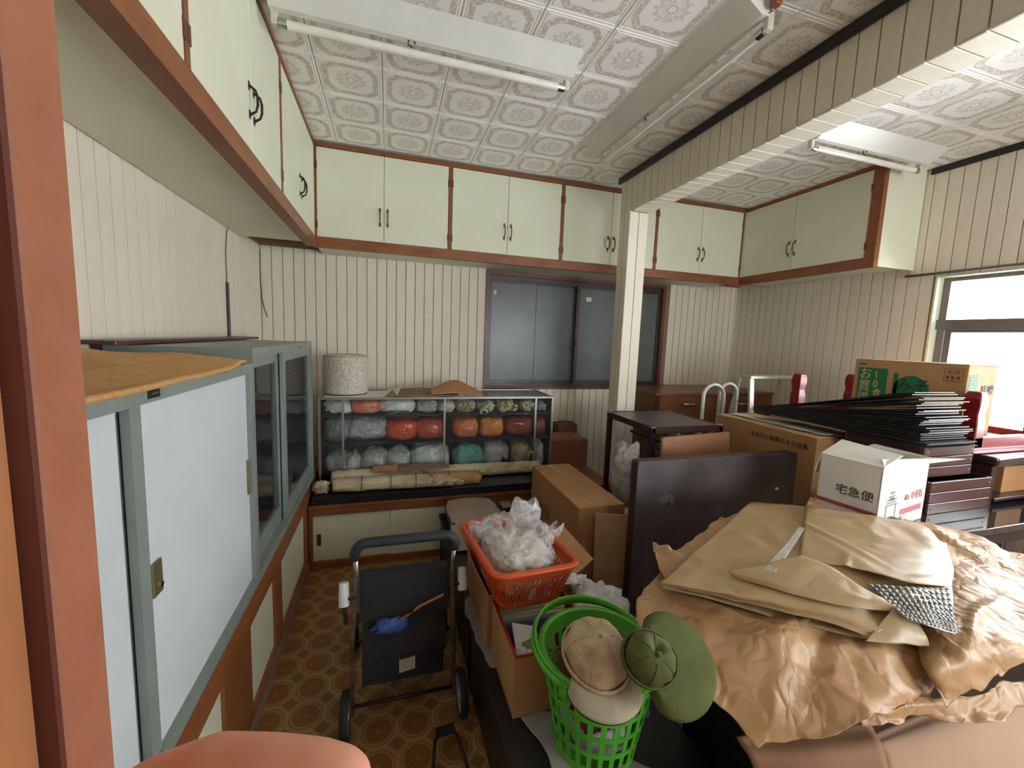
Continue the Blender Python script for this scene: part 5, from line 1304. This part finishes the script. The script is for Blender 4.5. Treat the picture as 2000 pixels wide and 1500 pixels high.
# upturned red table with the printed carton standing in it
t = thing('upturned_table', 'red lacquered low table lying upside down with legs in the air', 'table', (3.05, 1.75, 1.0))
ux0, ux1, uy0, uy1, uz = 2.815, 3.44, 1.26, 2.28, 1.004
BX('table_board', K['red'], t, ux0, ux1, uy0, uy1, uz, uz+0.03, 0.004)
MB().box(ux0, ux1, uy0, uy0+0.03, uz+0.03, uz+0.085).box(ux0, ux1, uy1-0.03, uy1, uz+0.03, uz+0.085).box(ux0, ux0+0.03, uy0, uy1, uz+0.03, uz+0.085).box(ux1-0.03, ux1, uy0, uy1, uz+0.03, uz+0.085).build('apron', K['red'], t, bevel=0.003)
BX('underside', K['darktop'], t, ux0+0.031, ux1-0.031, uy0+0.031, uy1-0.031, uz+0.0305, uz+0.05)
for x, y in ((ux0, uy0), (ux1-0.065, uy0), (ux0+0.02, uy1-0.065), (ux1-0.065, uy1-0.065)):
    mb = MB(); prf = [(0.034, 0.03), (0.034, 0.16), (0.028, 0.20), (0.034, 0.25), (0.034, 0.285), (0.026, 0.315)]
    cx_, cy_ = x+0.034, y+0.034
    b0 = len(mb.v)
    for r_, z in prf: mb.v += [Vector((cx_+sx*r_, cy_+sy*r_, uz+z)) for sx, sy in ((-1,-1),(1,-1),(1,1),(-1,1))]
    for q in range(len(prf)-1):
        for i in range(4): j = (i+1) % 4; mb.f.append([4*q+i, 4*q+j, 4*q+4+j, 4*q+4+i])
    mb.f.append([3,2,1,0]); q = 4*(len(prf)-1); mb.f.append([q,q+1,q+2,q+3])
    mb.build('leg', K['red'], t, bevel=0.004)
# low dark stand below its right end
t = thing('low_stand', 'dark wooden stand with rounded top under the red table', 'stand', (3.1, 1.3, RT))
BX('top', K['glossdark'], t, 2.875, 3.45, 1.19, 1.62, 0.955, 1.002, 0.012, 3)
for x in (2.885, 3.40): BX('side_panel', K['mahog'], t, x, x+0.035, 1.21, 1.60, RT+0.0005, 0.955, 0.003)
BX('back_panel', K['mahog'], t, 2.92, 3.40, 1.575, 1.60, RT+0.0005, 0.955)
BX('shelf', K['mahog'], t, 2.92, 3.40, 1.20, 1.575, RT+0.02, RT+0.036, 0.002)
cardbox('carton', 'small carton tucked in the dark stand at right edge', 3.08, 3.30, 1.25, 1.45, RT+0.0365, 0.925, K['card'], split='x', tape=False)
# printed carton
GX0, GX1, GY0, GY1, GZ_0, GZ_1 = 2.862, 3.105, 1.345, 1.885, uz+0.0505, 1.447
gt = thing('carton', 'large kraft carton with green Japanese bargain print by the window', 'carton', (2.98, 1.62, GZ_0))
kc = M('printed_kraft_carton', (190,146,100), (180,134,90), 0.7, sc=4)
MB().box(GX0, GX1, GY0, GY1, GZ_0, GZ_1).build('body', kc, gt, bevel=0.003)
BX('flap', K['card2'], gt, GX0, GX1, GY0, (GY0+GY1)/2-0.003, GZ_1, GZ_1+0.004); BX('flap', K['card2'], gt, GX0, GX1, (GY0+GY1)/2+0.003, GY1, GZ_1, GZ_1+0.004)
gr_ = M('green_ink', (40,122,76), None, 0.6); LX = GX0-0.0006; kp = M('kraft_letters', (214,190,140), None, 0.6); bk_ = M('dark_ink', (44,50,46), None, 0.6)
def lq(y0_, y1_, z0_, z1_, nm, mt_): MB().box(LX-0.0002, LX+0.0003, min(y0_,y1_), max(y0_,y1_), z0_, z1_).build(nm, mt_, gt)
lq(1.86, 1.70, 1.16, 1.40, 'green_panel', gr_)
for k, ch in enumerate('お買得'): text('lettering', ch, kp, gt, Vector((LX-0.0008, 1.852, 1.335-0.078*k)), (0,-1,0), (0,0,1), 0.080, sx=0.85)
for k, ch in enumerate('10食入'): text('lettering', ch, kp, gt, Vector((LX-0.0008, 1.772, 1.340-0.058*k)), (0,-1,0), (0,0,1), 0.062, sx=0.85)
lq(1.86, 1.82, 1.415, 1.428, 'green_tag', gr_)
MB().lathe([(0.085,0),(0.085,0.0005)], (LX+0.0003, 1.58, 1.285), 32, (0,1,0), (0,0,1.0), (-1,0,0)).build('green_disc', gr_, gt)
lq(1.668, 1.645, 1.25, 1.38, 'green_panel', gr_)
text('lettering', 'みそ', bk_, gt, Vector((LX-0.001, 1.655, 1.285)), (0,-1,0), (0,0,1), 0.085)
text('lettering', '味', bk_, gt, Vector((LX-0.001, 1.675, 1.20)), (0,-1,0), (0,0,1), 0.075)
text('lettering', '噌煮', kp, gt, Vector((LX-0.001, 1.60, 1.225)), (0,-1,0), (0,0,1), 0.062)
text('lettering', 'Y-12', bk_, gt, Vector((LX-0.0008, 1.425, 1.398)), (0,-1,0), (0,0,1), 0.026)
text('lettering', '4 5 4', bk_, gt, Vector((LX-0.0008, 1.432, 1.368)), (0,-1,0), (0,0,1), 0.028)
fbx = MB()
for (a, c, z0_, z1_) in ((1.442,1.362,1.358,1.360),(1.442,1.362,1.424,1.426),(1.442,1.440,1.358,1.426),(1.364,1.362,1.358,1.426)): fbx.box(LX-0.0002, LX+0.0003, c, a, z0_, z1_)
fbx.build('stamp_border', bk_, gt)
FY = GY0-0.0006
MB().box(GX0+0.01, GX0+0.085, FY-0.0002, FY+0.0003, 1.20, 1.40).build('green_panel', gr_, gt)
for k, ch in enumerate('お買得'): text('lettering', ch, kp, gt, Vector((GX0+0.014, FY-0.0008, 1.338-0.064*k)), (1,0,0), (0,0,1), 0.064, sx=0.8)
text('lettering', '味噌', bk_, gt, Vector((GX0+0.12, FY-0.0008, 1.30)), (1,0,0), (0,0,1), 0.055)

# ================================================================ front table with kraft paper
FT = 0.70
ft = table('dark foreground table buried under kraft paper', 0.88, 2.30, 0.63, 1.0, FT, K['mahog'], K['blackboard'], 0.06)
BX('dark_fill_sheet', K['blackboard'], ft, 0.92, 2.20, 0.67, 0.69, 0.02, 0.60)  # added black sheet standing in for the dark under the table
BX('side_panel', K['blackboard'], ft, 0.90, 0.92, 0.66, 0.95, 0.12, 0.60)
o = sheet('kraft_paper', [
  [(1310,1085,.775),(1450,1000,.775),(1650,1000,.775),(1850,1040,.77)],
  [(1240,1190,.745),(1400,1150,.775),(1640,1140,.775),(1860,1160,.77)],
  [(1300,1285,.72),(1470,1265,.765),(1660,1260,.775),(1880,1260,.765)],
  [(1420,1385,.665),(1550,1370,.70),(1700,1345,.735),(1850,1320,.735)],
  [(1490,1460,.615),(1580,1445,.64),(1700,1412,.69),(1810,1365,.70)]], K['kraft'], None, 130, 110, 0.006, 6, 0.0012, seed=0.0, rim=0.02, fold=0.022)
tag(o, 'large crumpled kraft paper hanging over the front of the table', 'paper')
o = sheet('kraft_paper', [
  [(1790,1020,.785),(1880,1035,.785),(1960,1070,.785),(2090,1110,.78)],
  [(1840,1120,.79),(1900,1130,.795),(2000,1160,.79),(2130,1190,.78)],
  [(1800,1225,.79),(1890,1235,.80),(2010,1240,.79),(2150,1260,.78)],
  [(1785,1290,.765),(1850,1300,.785),(2010,1272,.78),(2160,1290,.77)],
  [(1835,1378,.70),(1875,1355,.715),(2000,1312,.745),(2160,1320,.745)]], K['kraft'], None, 90, 90, 0.005, 7, 0.0012, seed=3.3, rim=0.02, fold=0.016)
tag(o, 'wrinkled kraft sheet on the right end of the foreground table', 'paper')
o = sheet('kraft_paper', [[(1690,1390,.70),(1800,1370,.705),(1900,1345,.715),(2080,1310,.73)], [(1690,1430,.66),(1790,1398,.67),(1900,1405,.665),(2080,1365,.69)]], K['kraft'], None, 70, 20, 0.010, 13, 0.0012, seed=6.1, rim=0.02)
tag(o, 'crinkled kraft strip showing below the right kraft sheet', 'paper')
o = sheet('kraft_paper', [[(1278,1062,.80),(1310,1070,.81),(1345,1085,.80)], [(1290,1110,.795),(1325,1105,.80),(1355,1110,.79)], [(1310,1150,.79),(1340,1145,.79),(1370,1140,.785)]], K['kraft'], None, 30, 26, 0.012, 20, 0.0012, seed=8, rim=0.012)
tag(o, 'small upturned kraft corner at left of the folded packet', 'paper')
# folded packet of several layers
t = thing('paper_packet', 'large folded olive kraft packet lying on the heap', 'packet', at(1580, 1130, z=0.80))
kp_ = K['kraft_packet']
sheet('bottom_layer', [
  [(1468,990,.800),(1580,1000,.805),(1720,1022,.805),(1848,1065,.80)],
  [(1375,1070,.800),(1560,1080,.81),(1720,1100,.81),(1860,1150,.80)],
  [(1292,1148,.790),(1470,1192,.79),(1680,1245,.79),(1868,1262,.785)]], kp_, t, 70, 50, 0.002, 6, 0.0015, seed=1, fold=0.006)
sheet('middle_layer', [
  [(1468,980,.825),(1580,990,.838),(1720,1012,.838),(1850,1060,.82)],
  [(1380,1055,.835),(1560,1065,.855),(1720,1090,.855),(1858,1140,.835)],
  [(1300,1128,.825),(1470,1150,.845),(1640,1185,.84),(1745,1215,.83)],
  [(1288,1142,.800),(1440,1172,.81),(1600,1215,.81),(1700,1250,.80)]], kp_, t, 90, 70, 0.002, 6, 0.0015, seed=2, ripple=0.001, fold=0.008)
sheet('top_layer', [
  [(1575,988,.850),(1690,1005,.853),(1800,1026,.852),(1850,1075,.843)],
  [(1568,1045,.868),(1690,1060,.872),(1800,1085,.870),(1858,1120,.853)],
  [(1562,1092,.872),(1680,1112,.878),(1780,1138,.874),(1860,1146,.855)]], kp_, t, 70, 50, 0.002, 6, 0.0015, seed=4, fold=0.007)
sheet('front_fold', [
  [(1565,1085,.874),(1620,1105,.878),(1690,1150,.872),(1745,1178,.862)],
  [(1480,1105,.872),(1560,1128,.878),(1660,1158,.874),(1748,1182,.866)],
  [(1425,1112,.866),(1540,1142,.872),(1650,1165,.870),(1750,1184,.866)],
  [(1432,1126,.852),(1540,1158,.856),(1650,1184,.852),(1745,1195,.850)]], kp_, t, 60, 30, 0.003, 8, 0.0015, seed=5)
sheet('gusset', [[(1748,1182,.866),(1765,1190,.862),(1800,1225,.83)], [(1720,1215,.835),(1760,1225,.832),(1812,1248,.81)], [(1690,1250,.805),(1750,1258,.802),(1815,1262,.795)]], kp_, t, 24, 20, 0.003, 12, 0.0015, seed=7)
sheet('seam_strip', [[(1560,1030,.872),(1572,1032,.873)], [(1530,1070,.872),(1545,1074,.873)], [(1490,1112,.874),(1515,1118,.875)]], K['film'], t, 6, 20, 0.002, 10, 0.001, seed=3)
bb = sheet('bubble_liner', [[(1690,1140,.862),(1780,1146,.868),(1855,1148,.858)], [(1730,1175,.862),(1800,1185,.864),(1862,1195,.85)], [(1770,1210,.855),(1820,1225,.85),(1868,1240,.83)]], K['silver'], t, 40, 30, 0.002, 10, 0.0015, seed=9)
mb = MB()
for i in range(13):
    for j in range(9):
        a, b_ = (i+0.5)/13, (j+0.5)/9
        rws = [[(1690,1140,.862),(1780,1146,.868),(1855,1148,.858)], [(1730,1175,.862),(1800,1185,.864),(1862,1195,.85)], [(1770,1210,.855),(1820,1225,.85),(1868,1240,.83)]]
        p = catmull([catmull([at(q[0], q[1], z=q[2]) for q in r_], a) for r_ in rws], b_)+Vector((0,0,0.002))
        mb.lathe([(0.006,0),(0.005,0.002),(0.0025,0.0035),(0,0.004)], p, 8, cap=False)
mb.build('bubbles', K['silver'], bb, smooth=True)['kind'] = 'stuff'
o = sheet('wrapping_film', [[(1580,975,.81),(1610,966,.815),(1650,970,.815),(1685,985,.80)], [(1570,1000,.80),(1620,1000,.80),(1670,1008,.80),(1700,1012,.79)]], K['card2'], None, 36, 20, 0.012, 24, 0.001, seed=4, rim=0.01)
tag(o, 'crinkled filmed paper poking out behind the folded packet', 'paper')
o = sheet('kraft_paper', [[(1680,995,.795),(1730,998,.80),(1770,1012,.80),(1800,1030,.79)], [(1670,1020,.79),(1730,1025,.79),(1780,1035,.79),(1810,1040,.785)]], K['kraft'], None, 30, 16, 0.012, 18, 0.001, seed=5, rim=0.01)
tag(o, 'orange-brown paper scrap behind the folded packet below the white carton', 'paper')
o = MB().slab([at(1712,1022,z=.805), at(1800,1036,z=.80), at(1792,1030,z=.80), at(1740,1012,z=.805)], 0.010).build('black_folder', K['blackboard'], None)
tag(o, 'thin black folder edge showing behind the folded packet', 'folder')
# cardboard below the table edge
o = sheet('cardboard_sheet', [[(1690,1440,.56),(1840,1375,.60),(2040,1325,.62)], [(1740,1530,.50),(1900,1490,.53),(2080,1430,.55)], [(1900,2300,.01),(2100,2250,.01),(2400,2200,.01)]], K['card3'], None, 20, 20, 0.002, 4, 0.006, seed=2)
o.data.materials[0] = M('pinkish_cardboard', (186,150,122), (176,138,110), 0.75, sc=5)
tag(o, 'folded cardboard leaning in the bottom right corner', 'cardboard')
o = sheet('cardboard_sheet', [[(1440,1440,.585),(1560,1425,.59),(1700,1410,.595)], [(1480,1540,.50),(1600,1540,.52),(1740,1520,.53)], [(1520,1900,.01),(1640,1910,.01),(1800,1900,.01)]], M('shaded_brown_card', (150,108,78), (138,96,68), 0.75), None, 20, 20, 0.002, 4, 0.006, seed=5)  # shadow below the kraft paper put into this darker card colour
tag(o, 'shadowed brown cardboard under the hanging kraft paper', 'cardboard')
# ================================================================ photographer's finger at the lens
o = bpy.data.objects.new('person', bpy.data.meshes.new('person')); COL.objects.link(o)
def pc(u, v, d): return Vector((0,0,CAM_H))+(R2*((u-1000)/F_PX)+D2*((v-750)/F_PX)+FWD)*d
d = 0.085
mb = MB()
mb.tube([pc(60,1720,d+.012), pc(180,1650,d+.008), pc(300,1570,d+.003), pc(410,1530,d), pc(520,1526,d), pc(610,1531,d), pc(670,1540,d), pc(706,1548,d), pc(722,1552,d)],
        [.0115,.0100,.0088,.0086,.0080,.0076,.0070,.0052,.0020], 16)          # index finger
for k, (v, e) in enumerate(((1720,650),(1890,600),(2050,480))):
    mb.tube([pc(40,v+30,d+.02), pc(220,v-20,d+.012), pc(400,v-30,d+.008), pc(e,v,d+.010), pc(e+50,v+10,d+.012)], [.0105,.0092,.0086,.0074,.002], 14)
mb.tube([pc(-60,2250,d+.03), pc(160,2180,d+.03), pc(330,2160,d+.028), pc(420,2165,d+.028)], [.013,.011,.0095,.003], 14)   # thumb
mb.lathe([(0.001,-0.042),(0.026,-0.036),(0.036,0),(0.034,0.03),(0.02,0.044),(0.001,0.048)], pc(-120,1900,d+.030), 18, R2, FWD, -D2, sx=0.9, sy=0.42)
mb.tube([pc(-160,2050,d+.04), pc(-320,2350,d+.06), pc(-500,2900,d+.09)], [.026,.025,.030], 16)
me = mb.mesh('person', Vector((0,0,CAM_H)), K['skin'], True)
o.data = me; o.location = (0,0,CAM_H)
rm = o.modifiers.new('skin', 'REMESH'); rm.mode = 'VOXEL'; rm.voxel_size = 0.0014; rm.use_smooth_shade = True
sm_ = o.modifiers.new('soft', 'SMOOTH'); sm_.iterations = 6; sm_.factor = 0.5
tag(o, "fingertip of the photographer's hand close to the lens at bottom left", 'person')
